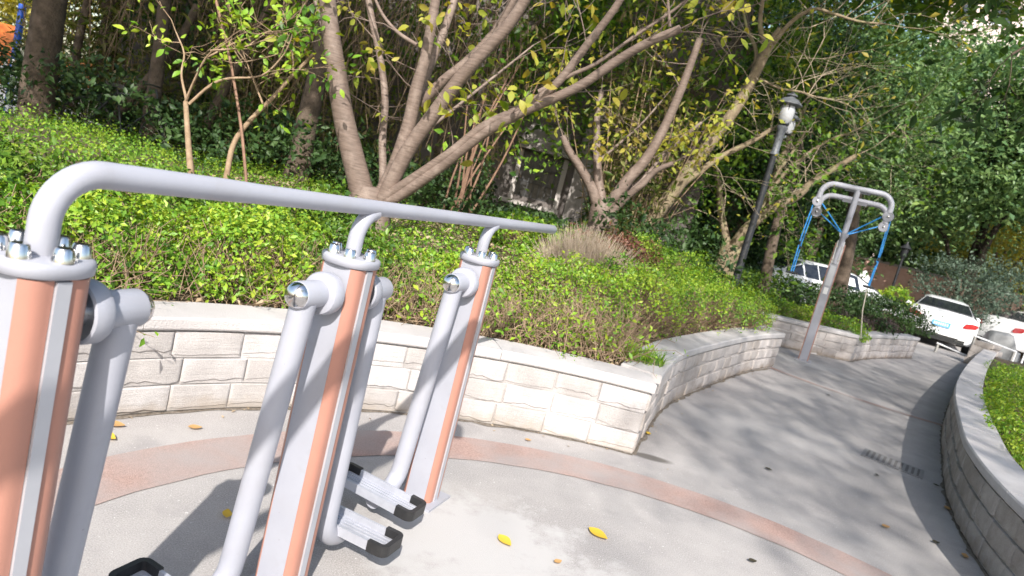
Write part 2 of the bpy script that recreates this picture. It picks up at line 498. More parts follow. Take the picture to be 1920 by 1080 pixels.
class MB:
    """collects shapes into one mesh"""
    def __init__(self):
        self.v, self.f = [], []

    def add(self, vs, fs):
        k = len(self.v)
        self.v += [tuple(p) for p in vs]
        self.f += [tuple(i + k for i in f) for f in fs]
        return self

    def box(self, c, s, rz=0.0, rx=0.0):
        x, y, z = s[0] / 2, s[1] / 2, s[2] / 2
        m = Matrix.Rotation(rz, 4, 'Z') @ Matrix.Rotation(rx, 4, 'X')
        vs = [Vector(c) + m @ Vector((a * x, b * y, d * z)) for d in (-1, 1) for a, b in ((-1, -1), (1, -1), (1, 1), (-1, 1))]
        return self.add(vs, [(3, 2, 1, 0), (4, 5, 6, 7), (0, 1, 5, 4), (1, 2, 6, 5), (2, 3, 7, 6), (3, 0, 4, 7)])

    def tube(self, pts, rad, seg=8, cap=True, wob=0.0):
        P = [Vector(p[:3]) for p in pts]
        n = len(P)
        R = list(rad) if hasattr(rad, '__len__') else [rad] * n
        vs, fs = [], []
        t0 = (P[1] - P[0]).normalized()
        a = Vector((0, 0, 1)) if abs(t0.z) < .9 else Vector((1, 0, 0))
        u = t0.cross(a).normalized()
        for i in range(n):
            t = (P[min(i + 1, n - 1)] - P[max(i - 1, 0)]).normalized()
            u = (u - t * u.dot(t)).normalized()
            w = t.cross(u)
            for k in range(seg):
                an = 2 * math.pi * k / seg
                rr = R[i] * (1 + (wob * (random.random() - .5) if wob else 0))
                vs.append(P[i] + (u * math.cos(an) + w * math.sin(an)) * rr)
        for i in range(n - 1):
            for k in range(seg):
                k2 = (k + 1) % seg
                fs.append((i * seg + k, i * seg + k2, (i + 1) * seg + k2, (i + 1) * seg + k))
        if cap:
            fs.append(tuple(range(seg - 1, -1, -1)))
            fs.append(tuple((n - 1) * seg + k for k in range(seg)))
        return self.add(vs, fs)

    def lathe(self, c, prof, seg=16, axis=(0, 0, 1)):
        """prof: list of (radius, offset along the axis)"""
        ax = Vector(axis).normalized()
        a = Vector((0, 0, 1)) if abs(ax.z) < .9 else Vector((1, 0, 0))
        u = ax.cross(a).normalized()
        w = ax.cross(u)
        c = Vector(c)
        vs, fs = [], []
        for r, h in prof:
            for k in range(seg):
                an = 2 * math.pi * k / seg
                vs.append(c + ax * h + (u * math.cos(an) + w * math.sin(an)) * r)
        for i in range(len(prof) - 1):
            for k in range(seg):
                k2 = (k + 1) % seg
                fs.append((i * seg + k, i * seg + k2, (i + 1) * seg + k2, (i + 1) * seg + k))
        fs.append(tuple(range(seg - 1, -1, -1)))
        fs.append(tuple((len(prof) - 1) * seg + k for k in range(seg)))
        return self.add(vs, fs)

    def prism(self, poly, z0, z1):
        n = len(poly)
        vs = [(x, y, z0) for x, y in poly] + [(x, y, z1) for x, y in poly]
        fs = [tuple(range(n - 1, -1, -1)), tuple(range(n, 2 * n))]
        fs += [(i, (i + 1) % n, n + (i + 1) % n, n + i) for i in range(n)]
        return self.add(vs, fs)

    def build(self, name, mat, parent=None, smooth=False, loc=None, fix=True, angle=40):
        me = bpy.data.meshes.new(name)
        me.from_pydata(self.v, [], self.f)
        if fix:
            bm = bmesh.new()
            bm.from_mesh(me)
            bmesh.ops.recalc_face_normals(bm, faces=bm.faces)
            bm.to_mesh(me)
            bm.free()
        o = link_mesh(name, me, mat, parent)
        if smooth:
            me.polygons.foreach_set('use_smooth', [True] * len(me.polygons))
            me.set_sharp_from_angle(angle=math.radians(angle))
        if loc is not None:
            o.location = loc
        return o

def np_mesh(name, V, F, mat, parent=None, smooth=False):
    me = bpy.data.meshes.new(name)
    nv, nf, k = len(V), len(F), F.shape[1]
    me.vertices.add(nv)
    me.vertices.foreach_set('co', V.astype(np.float32).ravel())
    me.loops.add(nf * k)
    me.loops.foreach_set('vertex_index', F.astype(np.int32).ravel())
    me.polygons.add(nf)
    me.polygons.foreach_set('loop_start', np.arange(0, nf * k, k, dtype=np.int32))
    me.polygons.foreach_set('loop_total', np.full(nf, k, dtype=np.int32))
    me.update(calc_edges=True)
    if smooth:
        me.polygons.foreach_set('use_smooth', np.ones(nf, dtype=bool))
    return link_mesh(name, me, mat, parent)

def unit(a):
    return a / np.maximum(np.linalg.norm(a, axis=1, keepdims=True), 1e-9)

def leaf_arrays(P, size, normal=None, spread=.8, aspect=.5, droop=0.0):
    """P (N,3) leaf bases; each leaf a folded lozenge of two triangles"""
    n = len(P)
    size = np.broadcast_to(size, (n,)) if np.ndim(size) else np.full(n, size)
    size = size * rng.choice([.55, .8, 1.0, 1.2, 1.6], n) * rng.uniform(.85, 1.15, n)
    N = rng.normal(size=(n, 3)) * spread
    N += np.array([0, 0, .8]) if normal is None else normal
    N = unit(N)
    D = rng.normal(size=(n, 3))
    D[:, 2] -= droop
    D = unit(D - N * (D * N).sum(1, keepdims=True))
    S = np.cross(N, D)
    L = size[:, None]
    b = P
    t = P + D * L
    mid = P + D * L * .45 + N * L * .10
    l = mid + S * L * aspect * .5
    r = mid - S * L * aspect * .5
    V = np.stack([b, l, t, r], 1).reshape(-1, 3)
    i = np.arange(n)[:, None] * 4
    F = np.stack([np.hstack([i, i + 1, i + 2]), np.hstack([i, i + 2, i + 3])], 1).reshape(-1, 3)
    return V, F

def fine_leaf_arrays(P, size, spread=.8, aspect=.5, droop=.6):
    """curved pointed leaf of ten triangles, drooping from its stalk"""
    n = len(P)
    size = size * rng.uniform(.5, 1.25, n)
    N = unit(rng.normal(size=(n, 3)) * spread + np.array([0, -.2, .8]))
    D = rng.normal(size=(n, 3)); D[:, 2] -= droop
    D = unit(D - N * (D * N).sum(1, keepdims=True))
    S = np.cross(N, D)
    L = size[:, None]
    curl = rng.uniform(.05, .35, n)[:, None]
    V = []
    for t, w in ((0, 0), (.25, .8), (.5, 1.0), (.78, .6), (1.0, 0)):
        mid = P + D * L * t - N * L * curl * t * t
        if w == 0:
            V.append(mid)
        else:
            V += [mid + S * L * aspect * .5 * w + N * L * .06 * w, mid, mid - S * L * aspect * .5 * w + N * L * .06 * w]
    V = np.stack(V, 1).reshape(-1, 3)          # 11 vertices per leaf
    T = [(0, 1, 2), (0, 2, 3), (1, 4, 5), (1, 5, 2), (2, 5, 6), (2, 6, 3), (4, 7, 8), (4, 8, 5), (5, 8, 9), (5, 9, 6), (7, 10, 8), (8, 10, 9)]
    F = (np.arange(n)[:, None, None] * 11 + np.array(T)[None]).reshape(-1, 3)
    return V, F

def leaf_obj(name, P, size, mat, parent=None, fine=False, **kw):
    V, F = (fine_leaf_arrays if fine else leaf_arrays)(np.asarray(P, float), size, **kw)
    return np_mesh(name, V, F, mat, parent)

def stick_arrays(A, B, ra, rb):
    A, B = np.asarray(A, float), np.asarray(B, float)
    n = len(A)
    ra = np.broadcast_to(ra, (n,))
    rb = np.broadcast_to(rb, (n,))
    T = unit(B - A)
    U = np.cross(T, np.array([.31, .17, .94]))
    U = unit(U)
    W = np.cross(T, U)
    V = []
    for P, r in ((A, ra), (B, rb)):
        for k in range(3):
            an = 2 * math.pi * k / 3
            V.append(P + (U * math.cos(an) + W * math.sin(an)) * r[:, None])
    V = np.stack(V, 1).reshape(-1, 3)
    i = np.arange(n)[:, None] * 6
    F = np.stack([np.hstack([i + k, i + (k + 1) % 3, i + 3 + (k + 1) % 3, i + 3 + k]) for k in range(3)], 1).reshape(-1, 4)
    return V, F

def stick_obj(name, A, B, ra, rb, mat, parent=None):
    V, F = stick_arrays(A, B, ra, rb)
    return np_mesh(name, V, F, mat, parent)

def catmull(pts, sub=6):
    P = [np.array(p, float) for p in pts]
    P = [2 * P[0] - P[1]] + P + [2 * P[-1] - P[-2]]
    out = []
    for i in range(1, len(P) - 2):
        for k in range(sub):
            t = k / sub
            a, b, c, d = P[i - 1], P[i], P[i + 1], P[i + 2]
            out.append(.5 * ((2 * b) + (-a + c) * t + (2 * a - 5 * b + 4 * c - d) * t * t + (-a + 3 * b - 3 * c + d) * t ** 3))
    out.append(P[-2])
    return out

def dup(o, parent=None):
    c = o.copy()
    COL.objects.link(c)
    c.parent = parent
    for ch in list(o.children):
        dup(ch, c)
    return c

# ------------------------------------------------------------------ setting: ground, bands, beds
gm = MB()
gm.add([(-200, -60, 0), (200, -60, 0), (200, 260, 0), (-200, 260, 0)], [(0, 1, 2, 3)])
structure(gm.build('ground', 'ground', fix=False))

def band(name, cx, cy, ra, rb, a0, a1, z):
    b = MB()
    n = 90
    vs, fs = [], []
    for i in range(n + 1):
        a = math.radians(a0 + (a1 - a0) * i / n)
        j1 = .004 * math.sin(i * 1.7) * math.sin(i * .37 + 1)
        j2 = .004 * math.sin(i * 1.3 + 2) * math.sin(i * .51)
        vs += [(cx + (ra + j1) * math.cos(a), cy + (ra + j1) * math.sin(a), z), (cx + (rb + j2) * math.cos(a), cy + (rb + j2) * math.sin(a), z)]
    for i in range(n):
        fs.append((2 * i, 2 * i + 1, 2 * i + 3, 2 * i + 2))
    b.add(vs, fs)
    return structure(b.build(name, 'red_band', fix=False))
band('paving_band', .76, 1.36, 2.14, 2.43, -20, 200, .004)
band('paving_band', 5.75, 10.75, 2.98, 3.09, 150, 345, .004)

ARC_C, ARC_R = (.904, .98), 3.11
ARC_END = math.atan2(4.089 - .98, .993 - .904)
arc_wall = []
for i in range(61):
    a = math.radians(196) + (ARC_END - math.radians(196)) * i / 60
    arc_wall.append((ARC_C[0] + ARC_R * math.cos(a), ARC_C[1] + ARC_R * math.sin(a)))
right_wall = [tuple(p[:2]) for p in catmull([(.993, 4.089), (1.235, 4.84), (1.56, 5.62), (2.375, 7.02), (2.95, 7.93), (3.56, 8.74)], 8)]
return_wall = [(3.56, 8.74), (3.48, 9.4), (3.38, 10.1), (3.25, 10.9)]
far_wall = [(3.25, 10.9), (4.42, 11.0), (5.09, 11.1), (5.84, 11.36)]
far_side_wall = [(5.84, 11.36), (6.42, 12.1), (7.0, 12.78), (7.9, 13.72), (8.8, 14.65)]
path_wall = [tuple(p[:2]) for p in catmull([(11.6, 16.6), (9.4, 13.6), (7.05, 10.33), (5.25, 7.71), (3.835, 5.396), (3.345, 4.494), (2.994, 3.644), (2.78, 2.8), (2.68, 1.8)], 6)]

BOUND = arc_wall + right_wall[1:] + return_wall[1:] + far_wall[1:] + far_side_wall[1:] + [(8.6, 16.5), (8.0, 30), (-22, 30), (-22, -6), (-3, -6)]
BOUND_NP = np.array(BOUND)
FRONT_NP = np.array(arc_wall + right_wall[1:] + return_wall[1:] + far_wall[1:] + far_side_wall[1:])

def seg_dist(P, poly):
    A, B = poly[:-1], poly[1:]
    best = np.full(len(P), 1e9)
    for a, b in zip(A, B):
        ab = b - a
        t = np.clip(((P - a) @ ab) / (ab @ ab), 0, 1)
        best = np.minimum(best, np.linalg.norm(P - (a + t[:, None] * ab), axis=1))
    return best

def inside(P, poly):
    x, y = P[:, 0], P[:, 1]
    c = np.zeros(len(P), bool)
    j = len(poly) - 1
    for i in range(len(poly)):
        xi, yi, xj, yj = *poly[i], *poly[j]
        hit = ((yi > y) != (yj > y)) & (x < (xj - xi) * (y - yi) / (yj - yi + 1e-12) + xi)
        c ^= hit
        j = i
    return c

def soil_z(x, y):
    """height of the planted bank behind the low walls"""
    P = np.stack([np.atleast_1d(np.asarray(x, float)), np.atleast_1d(np.asarray(y, float))], 1)
    d = seg_dist(P, FRONT_NP)
    top = .30 + .16 * np.exp(-((P[:, 0] - .9) / 1.5) ** 2 - ((P[:, 1] - 7.6) / 2.6) ** 2) * 1.7
    rise = top * (1 - np.exp(-np.maximum(d - .15, 0) * .75))
    z = .40 + rise + .03 * np.sin(P[:, 0] * 2.3 + P[:, 1]) * np.minimum(d, 1)
    z = z - .45 * np.clip((P[:, 1] - 9.5) / 5, 0, 1) * np.clip((d - 1) / 3, 0, 1)
    z = z - .35 * np.clip((P[:, 0] - 3) / 2, 0, 1) * np.clip(d - .4, 0, 1) * .3
    return z

def sz(x, y):
    return float(soil_z(x, y)[0])

def bed(name, xs, ys, poly, zf, mat):
    X, Y = np.meshgrid(xs, ys)
    P = np.stack([X.ravel(), Y.ravel()], 1)
    ins = inside(P, poly)
    z = np.where(ins, zf(P[:, 0], P[:, 1]), -.3)
    V = np.column_stack([P, z])
    nx, ny = len(xs), len(ys)
    idx = np.arange(nx * ny).reshape(ny, nx)
    F = np.stack([idx[:-1, :-1], idx[:-1, 1:], idx[1:, 1:], idx[1:, :-1]], -1).reshape(-1, 4)
    keep = ins[F].any(1)
    return structure(np_mesh(name, V, F[keep], mat, smooth=True))

# the bank is shrunk a little so that its edge stays inside the wall thickness
def shrink(poly, q):
    out = []
    n = len(poly)
    A = np.array(poly)
    for i in range(n):
        t = A[(i + 1) % n] - A[i - 1]
        t = t / (np.linalg.norm(t) + 1e-9)
        out.append(A[i] + q * np.array([-t[1], t[0]]))
    return out
area = sum(BOUND[i - 1][0] * BOUND[i][1] - BOUND[i][0] * BOUND[i - 1][1] for i in range(len(BOUND)))
bed('planting_bank', np.arange(-14, 9.01, .09), np.arange(-3, 20, .09), np.array(shrink(BOUND, .12 if area > 0 else -.12)), soil_z, 'soil')

right_poly = [(p[0] + .13, p[1] - .08) for p in path_wall] + [(30, 1.8), (30, 18)]
bed('planting_bed', np.arange(2.5, 20, .12), np.arange(1.5, 17.5, .12), np.array(right_poly), lambda x, y: .38 + .02 * np.sin(x * 3), 'soil')

# ------------------------------------------------------------------ rock-faced block walls
def block_mesh(k, rough, nx=14):
    """unit-length block, front at -Y: a flat tooled face standing proud of its joints, with a broken lower edge"""
    h, dep = .128, .12
    r = np.random.default_rng(100 + k)
    chip = np.zeros(nx + 1)
    c = r.uniform(.06, .2)
    amp = r.choice([.35, .7, 1.0])
    for i in range(nx + 1):
        c = min(.30, max(.04, c + r.uniform(-.09, .09) * amp))
        chip[i] = c
    ph = r.uniform(0, 6.28, 4)
    U = [0, .012] + list(np.linspace(.05, .95, nx - 3)) + [.988, 1]
    vs, fs = [], []
    rows = 7
    for j in range(rows):
        for i, u in enumerate(U):
            e = 0.0 if i in (0, nx) else (.75 if i in (1, nx - 1) else 1.0)
            wav = .25 * math.sin(u * 9 + ph[0]) + .2 * math.sin(u * 21 + ph[1] + j) + r.uniform(-.2, .2)
            c = chip[i]
            w, y = ((.02, 0), (c - .015, .18), (c + .03, .9 + .2 * wav), (.45, 1 + .35 * wav), (.72, 1 + .3 * wav), (.955, .85), (.985, 0))[j]
            vs.append((u - .5, -rough * y * e, w * h))
    for j in range(rows - 1):
        for i in range(nx):
            a = j * (nx + 1) + i
            fs.append((a, a + 1, a + nx + 2, a + nx + 1))
    k0 = len(vs)
    vs += [(-.5, dep, .003), (.5, dep, .003), (.5, dep, h - .002), (-.5, dep, h - .002)]
    t0 = (rows - 1) * (nx + 1)
    fs.append(tuple([k0 + 3, k0 + 2] + [t0 + i for i in range(nx, -1, -1)]))
    fs.append(tuple([k0] + [j * (nx + 1) for j in range(rows)] + [k0 + 3]))
    fs.append(tuple([nx, k0 + 1, k0 + 2] + [j * (nx + 1) + nx for j in range(rows - 1, 0, -1)]))
    me = bpy.data.meshes.new('block')
    me.from_pydata(vs, [], fs)
    me.polygons.foreach_set('use_smooth', [True] * len(me.polygons))
    me.set_sharp_from_angle(angle=math.radians(28))
    return me
BLOCKS = [block_mesh(k, .006 + .003 * (k % 3)) for k in range(8)]
BLOCKS_W = [block_mesh(k + 20, .009 + .004 * (k % 3)) for k in range(8)]
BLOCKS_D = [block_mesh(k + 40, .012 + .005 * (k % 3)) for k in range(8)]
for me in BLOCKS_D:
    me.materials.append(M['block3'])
for me in BLOCKS:
    me.materials.append(M['block'])
for me in BLOCKS_W:
    me.materials.append(M['block2'])

def resample(poly, step):
    A = np.array(poly, float)
    L = np.r_[0, np.cumsum(np.linalg.norm(np.diff(A, axis=0), axis=1))]
    n = max(1, round(L[-1] / step))
    s = np.linspace(0, L[-1], n + 1)
    return np.column_stack([np.interp(s, L, A[:, 0]), np.interp(s, L, A[:, 1])]), L

def at_len(poly, L, s):
    A = np.array(poly, float)
    return np.array([np.interp(s, L, A[:, 0]), np.interp(s, L, A[:, 1])])

WALL_H, CAP_T, CAP_W = .475, .060, .255
def stone_wall(label, poly, face, meshes, length=.30, lo=None, hi=None, cap_ext=(0, 0), seed=1):
    """poly: foot line of the visible face; face=+1 when the face looks to the right of the walking direction"""
    root = thing('stone_wall', label, 'wall', (*poly[0], 0), 0, 'low garden walls of rock-faced blocks')
    o0 = np.array(poly[0])
    A = np.array(poly, float)
    L = np.r_[0, np.cumsum(np.linalg.norm(np.diff(A, axis=0), axis=1))]
    tot = L[-1]
    rr = random.Random(seed)
    def nrm(s):
        e = .03
        a, b = at_len(poly, L, max(0, s - e)), at_len(poly, L, min(tot, s + e))
        t = (b - a) / (np.linalg.norm(b - a) + 1e-9)
        return t, np.array([t[1], -t[0]]) * face      # outward
    # core
    c = MB()
    S = np.linspace(0.004, tot - .004, max(8, int(tot / .12)))
    vs, fs = [], []
    for s in S:
        p = at_len(poly, L, s)
        t, n = nrm(s)
        a, b = p - n * .004 - o0, p - n * (CAP_W - .03) - o0
        vs += [(a[0], a[1], -.05), (b[0], b[1], -.05), (b[0], b[1], WALL_H - CAP_T - .004), (a[0], a[1], WALL_H - CAP_T - .004)]
    for i in range(len(S) - 1):
        for k in range(4):
            k2 = (k + 1) % 4
            fs.append((i * 4 + k, i * 4 + k2, i * 4 + 4 + k2, i * 4 + 4 + k))
    fs += [(0, 1, 2, 3), tuple((len(S) - 1) * 4 + k for k in (3, 2, 1, 0))]
    c.add(vs, fs)
    c.build('core', 'mortar', root)
    # blocks, three courses
    n = max(1, round(tot / length))
    w = tot / n
    for row in range(3):
        off = (row % 2) * .08 + rr.uniform(0, .03)
        edges = [0.0] + [max(.06, (i + off * 1.5) * w + rr.uniform(-.02, .02)) for i in range(1, n)] + [tot]
        for i in range(n):
            s0, s1 = edges[i], edges[i + 1]
            if lo is not None and s1 < lo:
                continue
            if hi is not None and s0 > hi:
                continue
            sm = (s0 + s1) / 2
            pa, pb = at_len(poly, L, s0), at_len(poly, L, s1)
            t = (pb - pa) / np.linalg.norm(pb - pa)
            nn = np.array([t[1], -t[0]]) * face
            pm = (pa + pb) / 2 - o0
            ln = np.linalg.norm(pb - pa)
            o = bpy.data.objects.new('block', meshes[rr.randrange(len(meshes))])
            COL.objects.link(o)
            o.parent = root
            prot = rr.uniform(-.003, .004)
            o.location = (pm[0] + nn[0] * prot, pm[1] + nn[1] * prot, .006 + row * .1335)
            fl = 1 if face > 0 else 1
            o.rotation_euler = (0, 0, math.atan2(t[1], t[0]) + (math.pi if face < 0 else 0))
            o.scale = (ln - .002, 1, rr.uniform(1.02, 1.04))
    # cap slabs
    m = max(1, round(tot / .95))
    for i in range(m):
        s0, s1 = tot * i / m, tot * (i + 1) / m
        if i == 0:
            s0 -= cap_ext[0]
        else:
            s0 += .0015
        if i == m - 1:
            s1 += cap_ext[1]
        else:
            s1 -= .0015
        q = MB()
        K = 9
        vs, fs = [], []
        prof = ((.022, 0), (.026, .008), (.026, CAP_T - .010), (.018, CAP_T), (-CAP_W + .008, CAP_T), (-CAP_W, CAP_T - .008), (-CAP_W, 0))
        for k in range(K + 1):
            s = s0 + (s1 - s0) * k / K
            t, nn = nrm(min(max(s, 0), tot))
            p = at_len(poly, L, min(max(s, 0), tot)) + t * (s - min(max(s, 0), tot)) - o0
            for (a, z) in prof:
                vs.append((p[0] + nn[0] * a, p[1] + nn[1] * a, WALL_H - CAP_T + z + .0015 * (i % 2)))
        np_ = len(prof)
        for k in range(K):
            for j in range(np_):
                j2 = (j + 1) % np_
                fs.append((k * np_ + j, k * np_ + j2, (k + 1) * np_ + j2, (k + 1) * np_ + j))
        fs += [tuple(range(np_)), tuple(K * np_ + j for j in range(np_ - 1, -1, -1))]
        q.add(vs, fs)
        q.build('cap_slab', 'cap', root, smooth=True, angle=25)
    return root

stone_wall('sunlit curved block wall bending behind the walking machine', arc_wall, 1, BLOCKS, .31, seed=3, cap_ext=(0, .02))
stone_wall('curved block wall running back from the sharp corner to the hedge', right_wall, 1, BLOCKS_W, .28, seed=5, cap_ext=(-.3, .03))
stone_wall('short block wall returning behind the hedge, left of the pull-down machine', return_wall, 1, BLOCKS_W, .3, seed=6, cap_ext=(-.28, -.02))
stone_wall('straight shaded block wall right behind the pull-down machine post', far_wall, 1, BLOCKS_W, .32, seed=8, cap_ext=(-.3, .02))
stone_wall('shaded block wall on the far side, turning towards the white car', far_side_wall, 1, BLOCKS_W, .28, seed=9, cap_ext=(-.27, .03))
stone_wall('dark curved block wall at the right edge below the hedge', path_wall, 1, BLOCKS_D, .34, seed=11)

# dirt gathered in the angle between paving and walls
def dirt_strip(poly, face, seed):
    rs = np.random.default_rng(seed)
    S, L = resample(poly, .05)
    t = np.gradient(S, axis=0)
    t = t / np.linalg.norm(t, axis=1, keepdims=True)
    nn = np.column_stack([t[:, 1], -t[:, 0]]) * face
    w = np.abs(np.convolve(rs.normal(size=len(S)), [.3, .4, .3], 'same')) * .022 + .016
    vs, fs = [], []
    for p, n_, ww in zip(S, nn, w):
        vs += [(p[0] - n_[0] * .02, p[1] - n_[1] * .02, .003), (p[0] + n_[0] * ww, p[1] + n_[1] * ww, .003)]
    for i in range(len(S) - 1):
        fs.append((2 * i, 2 * i + 1, 2 * i + 3, 2 * i + 2))
    return structure(MB().add(vs, fs).build('dirt_strip', 'dirt', fix=False))
for k_, pl_ in enumerate((arc_wall, right_wall, far_wall, far_side_wall, path_wall)):
    dirt_strip(pl_, 1, 40 + k_)

# ------------------------------------------------------------------ the walking machine
D2 = np.array((.354, .935))
N2 = np.array((-.935, .354))
POSTS = [np.array((-.808, 1.139)), np.array((-.486, 1.991)), np.array((-.163, 2.842))]
RZ = math.atan2(D2[1], D2[0])          # local x = along the handrail, local y = to the left
walker = thing('air_walker', 'grey three-post walking exercise machine with orange strips and a long handrail', 'exercise machine', (*POSTS[0], 0), RZ)
STEP = float(np.linalg.norm(POSTS[1] - POSTS[0]))
CAPZ = 1.115

def sect_core():
    return [(a * .91, b * .91) for a, b in [(-.068, -.052), (-.068, .052), (-.018, .070), (.018, .070), (.068, .052), (.068, -.052), (.018, -.070), (-.018, -.070)]]

def strip_poly(sx, sy):
    a, b = np.array((.0672, .0500)), np.array((.0140, .0715))
    out, inn = [], []
    for k in range(7):
        t = k / 6
        p = a * (1 - t) + b * t
        bulge = .010 * math.sin(math.pi * t)
        nd = np.array((.0215, .0532))
        nd = nd / np.linalg.norm(nd)
        out.append(p + nd * (.0045 + bulge))
        inn.append(p - nd * .004)
    poly = out + inn[::-1]
    return [(p[0] * sx * .91, p[1] * sy * .91) for p in poly]

def make_post(x):
    p = MB().prism(sect_core(), 0, CAPZ - .03).build('post', 'steel', walker)
    p.location = (x, 0, 0)
    for sx in (-1, 1):
        for sy in (-1, 1):
            MB().prism(strip_poly(sx, sy), .004, CAPZ - .031).build('panel_strip', 'orange', p, smooth=True, angle=50)
    for sy in (-1, 1):
        MB().box((0, sy * .0668, (CAPZ - .03) / 2), (.026, .016, CAPZ - .035)).build('rib', 'rib', p)
    # cap plate
    out = []
    for (q, z) in ((.073, -.030), (.080, -.026), (.082, -.010), (.079, -.002), (.073, 0)):
        ring = []
        for k in range(40):
            an = 2 * math.pi * k / 40
            c, s = math.cos(an), math.sin(an)
            r = q / (abs(c) ** 2.5 + abs(s) ** 2.5) ** (1 / 2.5)
            ring.append((r * c, r * s, CAPZ + z))
        out.append(ring)
    mb = MB()
    vs = [v for ring in out for v in ring]
    fs = []
    for i in range(4):
        for k in range(40):
            k2 = (k + 1) % 40
            fs.append((i * 40 + k, i * 40 + k2, i * 40 + 40 + k2, i * 40 + 40 + k))
    fs += [tuple(range(39, -1, -1)), tuple(160 + k for k in range(40))]
    mb.add(vs, fs)
    mb.build('cap_plate', 'steel', p, smooth=True, angle=60)
    for an in (28, 90, 152, 208, 270, 332):
        c = (.060 * math.cos(math.radians(an)), .060 * math.sin(math.radians(an)), CAPZ)
        MB().lathe(c, [(.0185, 0), (.0180, .004), (.0148, .022), (.0125, .0245)], 16).build('bolt', 'chrome', p, smooth=True, angle=35)
    # foot plate
    MB().box((0, 0, .006), (.20, .20, .012)).build('foot_plate', 'steel', p)
    return p
posts = [make_post(i * STEP) for i in range(3)]

# handrail: an elbow rising from the first post, then straight past the third
BARZ = 1.262
pts, rad = [], []
pts += [(0, 0, CAPZ - .01), (0, 0, CAPZ + .05)]
R_E = .092
for k in range(0, 11):
    a = math.pi / 2 * k / 10
    pts.append((R_E * (1 - math.cos(a)), 0, BARZ - R_E + R_E * math.sin(a)))
rad = [.0255] * len(pts)
for t, r_ in ((.22, .0255), (.36, .0255), (.42, .025), (.48, .024), (.56, .0238), (1.2, .024), (2.0, .0235), (2.655, .0235), (2.661, .021), (2.663, .014)):
    pts.append((t, 0, BARZ))
    rad.append(r_)
MB().tube(pts, rad, 24).build('handrail', 'steel', walker, smooth=True, angle=50)
for i in (1, 2):
    q = [(i * STEP, 0, CAPZ - .01), (i * STEP, 0, CAPZ + .045)]
    for k in range(0, 8):
        a = math.pi / 2 * k / 8
        q.append((i * STEP + .085 * (1 - math.cos(a)), 0, BARZ - .012 - .085 + .085 * math.sin(a)))
    MB().tube(q, .0235, 20).build('elbow', 'steel', posts[i], smooth=True).location = (-i * STEP, 0, 0)

